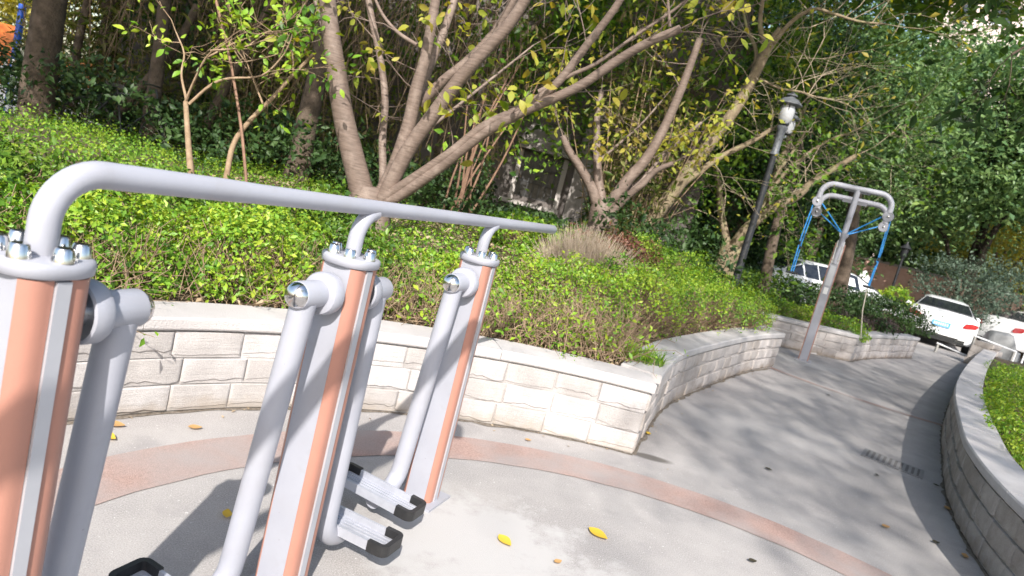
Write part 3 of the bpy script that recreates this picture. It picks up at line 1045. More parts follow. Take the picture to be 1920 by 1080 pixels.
HUBZ = 1.0
def make_arm(px, side, swing, px_off, pedal_along, pedal_shift=0.0, foot=.10, bend=.11):
    """side: +1 the arm hangs on the far side of the post along the rail, -1 on the near side"""
    ax = Vector((side, 0, 0))
    X = px
    arm_x = px_off
    pv = math.radians(swing)
    # arm in a frame whose origin is the hub axis
    root = MB()
    drop = HUBZ - foot
    path = [(arm_x * side, 0, -.02), (arm_x * side, 0, -.3), (arm_x * side, 0, -drop + bend + .03)]
    tx = pedal_along * side
    for k in range(1, 8):
        a = math.pi / 2 * k / 7
        path.append(((arm_x + bend * (1 - math.cos(a)) * (1 if pedal_along > arm_x else -1)) * side, 0, -drop + bend - bend * math.sin(a)))
    path.append((tx, 0, -drop))
    arm = root.tube(path, .036, 22).build('swing_arm', 'steel', walker, smooth=True)
    arm.location = (X, 0, HUBZ)
    arm.rotation_euler = (-pv, 0, 0)
    x0 = .062
    MB().lathe((0, 0, 0), [(.028, x0 - .01), (.028, x0 + .045)], 20, ax).build('axle', 'dark_chrome', arm, smooth=True)
    MB().lathe((0, 0, 0), [(.050, x0 + .024), (.050, x0 + .030), (.044, x0 + .034)], 28, ax).build('bearing', 'dark_chrome', arm, smooth=True)
    # cup-shaped ring
    MB().lathe((0, 0, 0), [(.0515, x0 + .036), (.0515, x0 + .020), (.056, x0 + .016), (.0615, x0 + .019), (.063, x0 + .03), (.0625, x0 + .05), (.058, x0 + .058), (.040, x0 + .062)], 32, ax).build('hub_ring', 'steel', arm, smooth=True, angle=35)
    MB().lathe((0, 0, 0), [(.0395, x0 + .055), (.0395, x0 + .146), (.0385, x0 + .149)], 28, ax).build('hub_sleeve', 'steel', arm, smooth=True, angle=35)
    MB().lathe((0, 0, 0), [(.0375, x0 + .146), (.037, x0 + .152), (.033, x0 + .162), (.024, x0 + .171), (.012, x0 + .176), (.003, x0 + .1775)], 24, ax).build('end_dome', 'chrome', arm, smooth=True, angle=80)
    # pedal: ribbed aluminium tray with black rubber ends, long side across the rail
    pz = -drop + .045
    cx = tx
    Lp, Wp, Hp = .40, .125, .034
    tray = MB()
    tray.box((cx, pedal_shift, pz - .012), (Wp - .006, Lp - .04, .008))
    for sx in (-1, 1):
        tray.box((cx + sx * (Wp / 2 - .006), pedal_shift, pz), (.010, Lp - .07, Hp))
    for k in range(5):
        tray.box((cx - .036 + .018 * k, pedal_shift, pz - .0065), (.005, Lp - .07, .004))
    tray.build('pedal_tray', 'alu', arm)
    MB().tube([(tx, 0, -drop + .0), (tx, pedal_shift * .5, -drop + .034)], .030, 14).build('pedal_stub', 'steel', arm, smooth=True)
    for sy in (-1, 1):
        y1 = pedal_shift + sy * Lp / 2
        u = MB()
        w, th, hh = Wp / 2 + .004, .018, .040
        outl = [(w, -sy * .075)]
        inn = [(w - th, -sy * .075)]
        rr = .03
        for k in range(6):
            a = math.pi / 2 * k / 5
            outl.append((w - rr + rr * math.cos(a), -sy * rr + sy * rr * math.sin(a)))
            inn.append((w - rr + (rr - th) * math.cos(a), -sy * rr + sy * (rr - th) * math.sin(a)))
        full_o = outl + [(-x, y) for x, y in outl[::-1]]
        full_i = inn + [(-x, y) for x, y in inn[::-1]]
        poly = full_o + full_i[::-1]
        n = len(full_o)
        vs = [(cx + x, y1 + y, pz - .018) for x, y in full_o + full_i] + [(cx + x, y1 + y, pz - .018 + hh) for x, y in full_o + full_i]
        fs = []
        for k in range(n - 1):
            a, b, c, d = k, k + 1, n + k + 1, n + k
            fs.append((a, b, c, d))
            fs.append((a + 2 * n, d + 2 * n, c + 2 * n, b + 2 * n))
            fs.append((k, k + 2 * n, k + 1 + 2 * n, k + 1))
            fs.append((n + k, n + k + 1, n + k + 1 + 2 * n, n + k + 2 * n))
        fs += [(0, n, 3 * n, 2 * n), (n - 1, 3 * n - 1, 4 * n - 1, 2 * n - 1)]
        u.add(vs, fs)
        u.build('rubber_end', 'rubber', arm)
    return arm
make_arm(0, 1, -4.5, .175, .31)
make_arm(STEP, -1, -4.0, .175, .37, 0, .055, .09)
make_arm(STEP, 1, .5, .175, .275, -.03, .09, .10)
make_arm(2 * STEP, -1, -3.0, .175, .34, -.01, .085, .10)

# unseen bar added behind the viewer to cast the shadow band on the posts
hb = thing('shadow_bar', 'unseen grey bar added behind the viewer to shadow the walking machine posts', 'exercise machine', (-1.225, -2.17, 0), RZ)
hp = [(0, 0, 2.05)] + [(.25 * (1 - math.cos(a)), 0, 2.05 + .25 * math.sin(a)) for a in np.linspace(.2, math.pi / 2, 6)] + [(1.5, 0, 2.3), (3.30, 0, 2.3)] + [(3.30 + .14 * math.sin(a), 0, 2.3 - .14 * (1 - math.cos(a))) for a in np.linspace(.3, math.pi / 2, 5)] + [(3.44, 0, 2.10)]
MB().tube(hp, .036, 16).build('bar', 'steel', hb, smooth=True)
for x in (0, .85):
    MB().tube([(x, 0, 0), (x, 0, 2.06 if x == 0 else 2.29)], .05, 16).build('post', 'steel', hb, smooth=True)

# ------------------------------------------------------------------ pull-down machine
def pulldown():
    root = thing('pulldown_trainer', 'grey and orange pull-down exercise post with blue ropes and twin overhead bars', 'exercise machine', (4.54, 10.14, 0), math.radians(-25))
    H = 1.82
    post = MB().prism([(-.054, -.058), (.054, -.058), (.06, -.04), (.06, .04), (.054, .058), (-.054, .058), (-.06, .04), (-.06, -.04)], 0, H).build('post', 'steel', root)
    for sx in (-1, 1):
        for sy in (-1, 1):
            MB().box((sx * .063, sy * .036, H / 2), (.012, .034, H - .01)).build('panel_strip', 'orange', post)
    MB().box((0, -.061, 1.33), (.08, .008, .30)).build('sign_plate', 'rib', post)
    MB().box((0, -.0595, 1.10), (.06, .004, .10)).build('sticker', 'white_paint', post)
    MB().box((0, 0, .006), (.24, .24, .012)).build('foot_plate', 'steel', post)
    for sy in (-1, 1):
        MB().box((0, sy * .065, H - .13), (.10, .012, .34)).build('clamp_plate', 'dark_chrome', post)
        for k in (-1, 1):
            for zz in (-.12, .08):
                MB().lathe((k * .034, sy * .071, H - .13 + zz), [(.013, 0), (.012, .012), (.006, .018)], 10, (0, sy, 0)).build('bolt', 'chrome', post, smooth=True)
    for idx, sy in enumerate((-1, 1)):
        BY, BZ, HW = sy * .24, (2.62 if sy < 0 else 2.50), .47
        p = []
        for s in (-1, 1):
            arc = []
            for k in range(9):
                a = math.pi / 2 * k / 8
                arc.append((s * (HW - .17 + .17 * math.sin(a)), BY, BZ - .17 + .17 * math.cos(a)))
            if s < 0:
                p += [(-HW, BY, BZ - .24)] + arc[::-1]
            else:
                p += arc + [(HW, BY, BZ - .24)]
        bar = MB().tube(p, .040, 14).build('overhead_bar', 'steel', root, smooth=True)
        st = MB().tube([(0, sy * .045, H - .30), (0, sy * .06, H - .02), (0, BY, BZ - .0)], .040, 14).build('strut', 'steel', root, smooth=True)
        MB().box((0, BY - sy * .03, BZ - .028), (.34, .012, .06), rx=.5 * sy).build('gusset', 'steel', bar)
        for s in (-1, 1):
            hz = BZ - .29
            pl = MB().lathe((s * HW, BY - .028, hz), [(.070, 0), (.075, .006), (.075, .05), (.070, .056)], 18, (0, 1, 0)).build('pulley_housing', 'steel', bar, smooth=True, angle=35)
            MB().box((s * HW, BY, hz + .05), (.07, .05, .08)).build('bracket', 'steel', bar)
            for q in (-1, 1):
                MB().lathe((s * HW, BY + q * .028, hz), [(.018, 0), (.016, .01), (.006, .016)], 10, (0, q, 0)).build('bolt', 'chrome', bar, smooth=True)
            # hanging rope with handle
            xx = s * (HW + .045)
            zb = 1.25 if s < 0 else 1.33
            rp = MB().tube([(xx, BY, hz), (xx + s * .02, BY - .01, (hz + zb) / 2), (xx + s * .01, BY - .02, zb)], .0095, 6).build('pull_rope', 'rope', root, smooth=True)
            MB().tube([(xx + s * .015, BY - .012, (hz + zb) / 2 - .08), (xx + s * .015, BY - .012, (hz + zb) / 2 - .13)], .016, 8).build('rope_stop', 'rubber', rp)
            MB().tube([(xx + s * .01 - .07, BY - .02, zb - .02), (xx + s * .01 + .07, BY - .02, zb - .02)], .016, 10).build('handle', 'rubber', rp, smooth=True)
            MB().tube([(s * (HW - .05), BY, hz), (s * .03, sy * .10, H + .15)], .0095, 6).build('cross_rope', 'rope', root, smooth=True)
        for zz in (H + .14,):
            c = MB().lathe((0, sy * .075 - .028, zz), [(.060, 0), (.064, .006), (.064, .05), (.060, .056)], 18, (0, 1, 0)).build('pulley_housing', 'steel', st, smooth=True, angle=35)
            MB().lathe((0, sy * .075 - .028, zz), [(.018, 0), (.016, .01), (.006, .016)], 10, (0, -1, 0)).build('bolt', 'chrome', st, smooth=True)
    # loose strap dangling from the right handle into the hedge
    MB().tube([(.52, .2, 1.31), (.56, .25, .95), (.66, .4, .55)], .009, 6).build('loose_strap', 'wire', root)
    return root
pulldown()

# ------------------------------------------------------------------ lamps
def lantern(parent, x, y, z, s=1.0):
    g = MB().lathe((x, y, z), [(.055 * s, 0), (.095 * s, .06 * s), (.10 * s, .20 * s), (.085 * s, .26 * s)], 16).build('lamp_glass', 'frost', parent, smooth=True)
    rf = MB().lathe((x, y, z + .255 * s), [(.105 * s, -.02 * s), (.165 * s, 0), (.165 * s, .014 * s), (.10 * s, .075 * s), (.055 * s, .09 * s), (.05 * s, .11 * s), (.075 * s, .115 * s), (.07 * s, .13 * s), (.02 * s, .16 * s), (.012 * s, .20 * s)], 16).build('lamp_roof', 'lamp_grey', parent, smooth=True, angle=30)
    for k in range(6):
        a = 2 * math.pi * k / 6 + .3
        MB().tube([(x + .062 * s * math.cos(a), y + .062 * s * math.sin(a), z), (x + .107 * s * math.cos(a), y + .107 * s * math.sin(a), z + .25 * s)], .007 * s, 5).build('lamp_bar', 'lamp_black', g)
    MB().lathe((x, y, z - .03 * s), [(.03 * s, 0), (.075 * s, .02 * s), (.075 * s, .034 * s)], 14).build('lamp_collar', 'lamp_black', parent, smooth=True)
    return g

lz = .55
lamp = thing('street_lamp', 'black garden lamp post with twin frosted lanterns rising from the hedge', 'street lamp', (3.29, 10.4, lz))
pole = MB().lathe((0, 0, 0), [(.085, 0), (.085, .10), (.064, .14), (.058, .22), (.052, 1.2), (.046, 2.28), (.05, 2.30)], 16).build('pole', 'lamp_black', lamp, smooth=True)
MB().lathe((0, 0, 2.30), [(.066, 0), (.066, .03), (.052, .05), (.056, .20), (.062, .36), (.078, .39), (.078, .42), (.055, .44)], 16).build('lamp_neck', 'lamp_grey', lamp, smooth=True)
lantern(lamp, 0, 0, 2.77, 1.1)
lantern(lamp, .20, .34, 2.70, .85)
MB().tube([(0, 0, 2.60), (.10, .17, 2.60), (.18, .31, 2.63), (.20, .34, 2.69)], .016, 8).build('lamp_arm', 'lamp_grey', lamp, smooth=True)

lamp_b = thing('street_lamp', 'thin dark lamp post far away in front of the pink wall', 'street lamp', (12.95, 24, 0))
MB().lathe((0, 0, 0), [(.07, 0), (.05, .3), (.045, 2.35), (.05, 2.4)], 10).build('pole', 'lamp_black', lamp_b, smooth=True)
MB().lathe((0, 0, 2.4), [(.05, 0), (.12, .10), (.13, .34), (.20, .36), (.05, .52), (.02, .60)], 10).build('lamp_head', 'lamp_black', lamp_b, smooth=True)

# ------------------------------------------------------------------ cars
CAR_ST = [  # x, bottom, mid, belt, roof, half width, half roof width
    (0.00, .40, .52, .66, .70, .74, .60), (.03, .30, .55, .80, .86, .86, .76), (.10, .27, .60, .94, 1.01, .905, .78),
    (.22, .25, .62, .985, 1.06, .92, .77), (.62, .23, .62, .99, 1.09, .93, .75), (1.22, .21, .62, .985, 1.38, .93, .59),
    (1.65, .21, .62, .98, 1.44, .93, .575), (2.35, .21, .62, .97, 1.46, .93, .575), (2.95, .21, .62, .96, 1.40, .93, .57),
    (3.70, .21, .62, .95, 1.03, .925, .74), (4.35, .22, .60, .86, .93, .90, .70), (4.68, .26, .55, .72, .77, .82, .62), (4.80, .33, .48, .60, .63, .68, .50)]
def car_section(s):
    x, zb, zm, zt, zr, hw, hr = s
    half = [(0, zb), (.86 * hw, zb), (hw * .985, zb + .10), (hw, zm), (hw * .975, zt), (hr, zr - .045 if zr - zt > .15 else zr - .015), (hr * .72, zr), (0, zr + .012)]
    return half

def make_car(label, loc, fwd, group='white parked cars', zs=1.0, plate=True):
    rz = math.atan2(fwd[1], fwd[0])
    root = thing('parked_car', label, 'car', loc, rz, group)
    secs = [car_section(s) for s in CAR_ST]
    full = []
    for s, h in zip(CAR_ST, secs):
        ring = [(s[0], y, z * zs) for y, z in h] + [(s[0], -y, z * zs) for y, z in h[-2:0:-1]]
        full.append(ring)
    n = len(full[0])
    vs = [v for r in full for v in r]
    fs = []
    for i in range(len(full) - 1):
        for k in range(n):
            k2 = (k + 1) % n
            fs.append((i * n + k, i * n + k2, (i + 1) * n + k2, (i + 1) * n + k))
    fs += [tuple(range(n)), tuple((len(full) - 1) * n + k for k in range(n - 1, -1, -1))]
    body = MB().add(vs, fs).build('body', 'car_white', root, smooth=True, angle=38)
    def patch(name, mat, ia, ib, ka, kb, inset=.07, off=.008, parent=root):
        """glass laid over a strip of the body between two stations"""
        a0, a1, b0, b1 = [np.array(full[i][k]) for i, k in ((ia, ka), (ia, kb), (ib, ka), (ib, kb))]
        c = (a0 + a1 + b0 + b1) / 4
        nr = np.cross(a1 - a0, b0 - a0)
        nr = nr / np.linalg.norm(nr)
        if nr @ (c - np.array((2.4, 0, .7))) < 0:
            nr = -nr
        P = []
        for q in (a0, a1, b1, b0):
            P.append(q + (c - q) * inset + nr * off)
        vs = [tuple(p) for p in P] + [tuple(p - nr * .012) for p in P]
        return MB().add(vs, [(0, 1, 2, 3), (7, 6, 5, 4), (0, 4, 5, 1), (1, 5, 6, 2), (2, 6, 7, 3), (3, 7, 4, 0)]).build(name, mat, parent)
    # rear window and windscreen: one pane each, spanning the full width
    def wide(name, ia, ib, inset=.06):
        L = [np.array(full[i][k]) for i, k in ((ia, 5), (ia, 9), (ib, 9), (ib, 5))]
        c = sum(L) / 4
        nr = np.cross(L[1] - L[0], L[3] - L[0])
        nr = nr / np.linalg.norm(nr)
        if nr[2] < 0:
            nr = -nr
        P = [q + (c - q) * inset + nr * .05 for q in L]
        mid = [(P[0] + P[1]) / 2 + nr * .012, (P[2] + P[3]) / 2 + nr * .012]
        vs = [P[0], mid[0], P[1], P[2], mid[1], P[3]]
        vs = [tuple(v) for v in vs] + [tuple(v - nr * .06) for v in vs]
        fs = [(0, 1, 4, 5), (1, 2, 3, 4), (11, 10, 7, 6), (10, 9, 8, 7), (0, 6, 7, 1), (1, 7, 8, 2), (2, 8, 9, 3), (3, 9, 10, 4), (4, 10, 11, 5), (5, 11, 6, 0)]
        return MB().add(vs, fs).build(name, 'car_glass', root)
    wide('rear_window', 4, 5)
    wide('windscreen', 9, 8)
    for k, k2 in ((4, 5), (10, 9)):
        for ia, ib in ((5, 6), (6, 7), (7, 8)):
            patch('side_window', 'car_glass', ia, ib, k, k2, .05)
        patch('quarter_window', 'car_glass', 4, 5, k, k2, .16)
    # rear details
    for s in (-1, 1):
        poly = [(.52, .73), (.60, .71), (.84, .76), (.885, .84), (.87, .90), (.74, .895), (.58, .86)]
        vs = [(-.012 + .12 * max(0, y - .55), s * y, z * zs + .02) for y, z in poly] + [(.16, s * y, z * zs + .02) for y, z in poly]
        m = len(poly)
        fs = [tuple(range(m)), tuple(range(2 * m - 1, m - 1, -1))] + [(i, (i + 1) % m, m + (i + 1) % m, m + i) for i in range(m)]
        MB().add(vs, fs).build('tail_lamp', 'red_lamp', root)
        MB().box((-.005, s * .55, .325), (.05, .22, .045)).build('exhaust_trim', 'chrome', root)
    MB().box((.01, 0, .31), (.06, 1.36, .14)).build('lower_bumper', 'car_black', root)
    MB().box((-.004, 0, .40), (.045, 1.02, .018)).build('chrome_strip', 'chrome', root)
    MB().tube([(.165, -.62, 1.0 * zs), (.135, 0, 1.012 * zs), (.165, .62, 1.0 * zs)], .008, 6).build('boot_seam', 'car_black', root)
    MB().lathe((.062, 0, .90 * zs), [(.045, 0), (.045, .02), (.03, .024)], 14, (-1, 0, 0)).build('badge', 'chrome', root, smooth=True)
    if plate:
        pl = MB().box((-.004, 0, .70), (.06, .46, .15)).build('number_plate', 'plate_blue', root)
        for k in range(7):
            MB().box((-.037, .17 - k * .055, .70), (.004, .028, .075)).build('plate_character', 'plate_ink', pl)
    for s in (-1, 1):
        for wx in (.95, 3.85):
            w = MB().lathe((wx, s * .73, .325), [(.21, .20), (.30, .205), (.325, .18), (.33, .10), (.325, .02), (.30, 0), (.20, 0)], 24, (0, s, 0)).build('wheel', 'tyre', root, smooth=True, angle=35)
            MB().lathe((wx, s * .73, .325), [(.205, .19), (.205, .212), (.18, .215), (.05, .20), (.03, .205)], 16, (0, s, 0)).build('rim', 'rim', w, smooth=True)
        MB().lathe((3.05, s * .98, 1.0 * zs), [(.05, -.10), (.085, -.04), (.08, .06), (.03, .09)], 10, (0, 1, 0)).build('side_mirror', 'car_white', root, smooth=True)
    return root
make_car('white saloon car seen from behind with a blue number plate', (12.25, 19.6, 0), (.50, .866))
make_car('white car half hidden behind the hedge and the pull-down machine', (6.4, 19.4, .05), (.985, .17), zs=1.0, plate=False)
make_car('white car cropped by the right edge beyond the grey covered scooter', (15.9, 22.6, .12), (.94, .34), zs=1.08, plate=False)

# covered scooter
sc = thing('covered_scooter', 'grey covered scooter parked at the right edge', 'scooter', (13.35, 18.6, 0), math.radians(-20))
prof = [(-.46, .16, .40, .22), (-.44, .10, .46, .30), (-.34, .10, .84, .32), (-.26, .10, .92, .33), (.10, .10, .95, .33), (.16, .10, .93, .33), (.34, .10, .55, .31), (.44, .12, .52, .28), (.46, .18, .46, .22)]
vs, fs = [], []
for x, zb, zt, hw in prof:
    for k in range(12):
        a = 2 * math.pi * k / 12
        cx_, sx_ = math.cos(a), math.sin(a)
        vs.append((x, hw * math.copysign(abs(cx_) ** .32, cx_), (zb + zt) / 2 + (zt - zb) / 2 * math.copysign(abs(sx_) ** .32, sx_)))
for i in range(len(prof) - 1):
    for k in range(12):
        k2 = (k + 1) % 12
        fs.append((i * 12 + k, i * 12 + k2, i * 12 + 12 + k2, i * 12 + 12 + k))
fs += [tuple(range(12)), tuple((len(prof) - 1) * 12 + k for k in range(11, -1, -1))]
MB().add(vs, fs).build('cover', 'grey_cover', sc, smooth=True, angle=60)
for wx in (-.42, .42):
    MB().lathe((wx, -.05, .21), [(.12, 0), (.2, .0), (.21, .05), (.2, .1), (.12, .1)], 18, (0, 1, 0)).build('wheel', 'tyre', sc, smooth=True)
MB().tube([(.28, -.40, 0), (.28, -.40, .55)], .022, 8).build('stand', 'white_paint', sc)
MB().tube([(.48, -.40, 0), (.48, -.40, .58)], .022, 8).build('stand', 'white_paint', sc)

# white rails at the end of the path
def rail(label, a, b, feet):
    r = thing('barrier_rail', label, 'barrier', (a[0], a[1], 0), 0, 'white rails at the end of the path')
    q = Vector(b) - Vector((a[0], a[1], 0))
    MB().tube([(0, 0, a[2]), tuple(q)], .022, 10).build('rail', 'white_paint', r, smooth=True)
    for f in feet:
        p = Vector((0, 0, a[2])).lerp(q, f)
        MB().box((p.x, p.y, p.z / 2 - .02), (.05, .05, p.z)).build('foot', 'rock', r)
    return r
rail('white rail sloping down from the car to the right edge', (11.82, 17.5, .70), (13.05, 17.55, .56), (.05, .96))
rail('low white rail in front of the white car bumper', (11.25, 17.9, .25), (11.98, 17.5, .12), (.04, .97))

# stacked stone pier where the path ends
pier = thing('stone_pier', 'rough stacked stone pier at the end of the path', 'pier', (11.85, 16.95, 0), .6)
for k, (w, d, h) in enumerate(((.80, .5, .17), (.72, .46, .16), (.66, .44, .17), (.56, .38, .13))):
    z = sum(v[2] for v in ((.80, .5, .17), (.72, .46, .16), (.66, .44, .17), (.56, .38, .13))[:k])
    for s in (-1, 1):
        b = bpy.data.objects.new('stone', BLOCKS_W[(k * 2 + s) % 8])
        COL.objects.link(b)
        b.parent = pier
        b.location = (s * w / 4 + .02 * (k % 2), -d / 2, z)
        b.scale = (w / 2 - .012, d / .13, h / .13)

# ------------------------------------------------------------------ house with barred window, walls, far building, playground
hs = thing('concrete_house', 'old dark grey house behind the trees with a barred window', 'building', (-2.2, 13, 0))
X0, X1, ZT = -6.2, 5.2, 7.0
wx0, wx1, wz0, wz1 = 1.78, 2.56, 1.30, 2.16
w = MB()
yy = .0
def quadbox(m, x0, x1, z0, z1, y0=0.0, y1=.3):
    m.box(((x0 + x1) / 2, (y0 + y1) / 2, (z0 + z1) / 2), (x1 - x0, y1 - y0, z1 - z0))
quadbox(w, X0, wx0, 0, ZT)
quadbox(w, wx1, X1, 0, ZT)
quadbox(w, wx0, wx1, 0, wz0)
quadbox(w, wx0, wx1, wz1, ZT)
wall_o = w.build('wall', 'concrete', hs)
win = MB().box(((wx0 + wx1) / 2, .17, (wz0 + wz1) / 2), (wx1 - wx0 - .004, .02, wz1 - wz0 - .004)).build('window', 'pane', hs)
for (a, b, c, d) in ((wx0 - .09, wx0, wz0 - .09, wz1), (wx1, wx1 + .09, wz0 - .09, wz1)):
    m = MB()
    quadbox(m, a, b, c, d, -.07, -.002)
    m.build('frame', 'window_trim', win)
m = MB()
quadbox(m, wx0 - .25, wx1 + .12, wz0 - .17, wz0 - .092, -.14, -.002)
m.build('sill', 'window_trim', win)
for k in range(6):
    MB().box((wx0 + .09 + k * .12, .06, (wz0 + wz1) / 2), (.016, .016, wz1 - wz0 - .01)).build('bar', 'grille', win)
for z in (wz0 + .3, wz0 + .58):
    MB().box(((wx0 + wx1) / 2, .045, z), (wx1 - wx0 - .01, .014, .02)).build('bar', 'grille', win)
m = MB()
m.add([(wx0 - .16, -.30, wz1 + .02), (wx1 + .14, -.30, wz1 + .02), (wx1 + .14, -.002, wz1 + .02), (wx0 - .16, -.002, wz1 + .02),
       (wx0 - .16, -.30, wz1 + .09), (wx1 + .14, -.30, wz1 + .09), (wx1 - .05, -.002, wz1 + .52), (wx0 + .03, -.002, wz1 + .52)],
      [(3, 2, 1, 0), (4, 5, 6, 7), (0, 1, 5, 4), (1, 2, 6, 5), (3, 0, 4, 7), (2, 3, 7, 6)])
m.build('hood', 'concrete_pale', win)
m = MB()
quadbox(m, wx1 + .22, wx1 + .62, 0, 3.2, -.22, -.002)
m.build('buttress', 'concrete_pale', hs)

pw = thing('garden_wall', 'sunlit pink rendered wall far behind the white car', 'wall', (15, 29, 0), math.radians(-25))
MB().box((0, 0, 1.1), (10, .25, 2.2)).build('wall', 'pink_wall', pw)
MB().box((0, 0, 2.25), (10.1, .35, .1)).build('coping', 'concrete_pale', pw)
tag(MB().tube([(0, 0, 0), (0, 0, .9), (0, 0, 1.15)], [.28, .24, .05], 10).build('white_marker', 'white_paint', None, smooth=True, loc=(13.1, 26.5, .55)), 'white rounded marker stone in front of the pink wall', 'marker stone')

fb = thing('apartment_building', 'pale pink apartment block showing above the tree tops', 'building', (40, 58, 0), math.radians(-28))
MB().box((0, 0, 17), (22, 12, 34)).build('wall', 'pink_building', fb)
for i in range(8):
    for j in range(6):
        wdo = MB().box((-9.2 + i * 2.6, -6.02, 14.5 + j * 3.0), (1.3, .1, 1.5)).build('window', 'car_glass', fb)
        MB().box((-9.2 + i * 2.6, -6.06, 13.65 + j * 3.0), (1.6, .22, .12)).build('sill', 'white_paint', wdo)

pg = thing('playground_frame', 'blue and orange play frame glimpsed at the top left corner', 'play frame', (-10.9, 13.8, 0))
for x in (-.75, .0):
    MB().tube([(x, 0, 0), (x + .02, 0, 2.5)], .07, 10).build('post', 'blue_paint', pg, smooth=True)
MB().box((-.38, .12, 1.45), (.62, .05, 1.2)).build('panel', 'orange_panel', pg)
MB().box((1.1, .2, 1.35), (1.2, .05, .7)).build('panel', 'orange_panel', pg)
wf = thing('picket_fence', 'white picket fence behind the thick trunk at top left', 'fence', (-10.9, 13.2, 0))
for k in range(22):
    MB().box((k * .16, 0, .75), (.06, .025, 1.3)).build('picket', 'white_paint', wf)
for z in (.5, 1.2):
    MB().box((1.7, .03, z), (3.5, .03, .06)).build('rail', 'white_paint', wf)

# bicycle in the shade at left
bk = thing('bicycle', 'dark bicycle leaning in the shade between the trunks', 'bicycle', (-5.75, 9.4, .52), math.radians(12))
for x in (-.5, .5):
    pts = [(x + .31 * math.cos(a), 0, .33 + .31 * math.sin(a)) for a in np.linspace(0, 2 * math.pi, 25)]
    wh = MB().tube(pts, .018, 6, cap=False).build('wheel', 'tyre', bk, smooth=True)
    for k in range(8):
        a = math.pi * k / 8
        MB().tube([(x - .3 * math.cos(a), 0, .33 - .3 * math.sin(a)), (x + .3 * math.cos(a), 0, .33 + .3 * math.sin(a))], .002, 3).build('spoke', 'rim', wh)
fr = MB()
for a, b in (((-.5, 0, .33), (-.05, 0, .30)), ((-.05, 0, .30), (-.18, 0, .85)), ((-.18, 0, .80), (.33, 0, .85)), ((-.05, 0, .30), (.36, 0, .75)), ((.30, 0, .98), (.5, 0, .33)), ((-.5, 0, .33), (-.17, 0, .80))):
    fr.tube([a, b], .016, 8)
fr.build('frame', 'lamp_black', bk, smooth=True)
MB().box((-.2, 0, .90), (.24, .13, .05)).build('saddle', 'rubber', bk)
MB().tube([(.22, -.27, 1.02), (.31, -.1, 1.02), (.31, .1, 1.02), (.22, .27, 1.02)], .013, 8).build('handlebar', 'rim', bk, smooth=True)

# drain grate let into the path
gr = thing('drain_grate', 'flush metal drain grate in the shaded path', 'drain grate', (3.44, 5.49, 0), math.radians(-33))
MB().box((0, 0, .004), (.40, .26, .004)).build('pit', 'dark_gap', gr)
fm = MB()
for y in (-.145, .145):
    fm.box((0, y, .0045), (.46, .028, .006))
for x in (-.215, .215):
    fm.box((x, 0, .0045), (.028, .262, .006))
fm.build('frame', 'grate', gr)
for k in range(9):
    MB().box((-.172 + k * .043, 0, .0055), (.022, .26, .005)).build('bar', 'grate', gr)

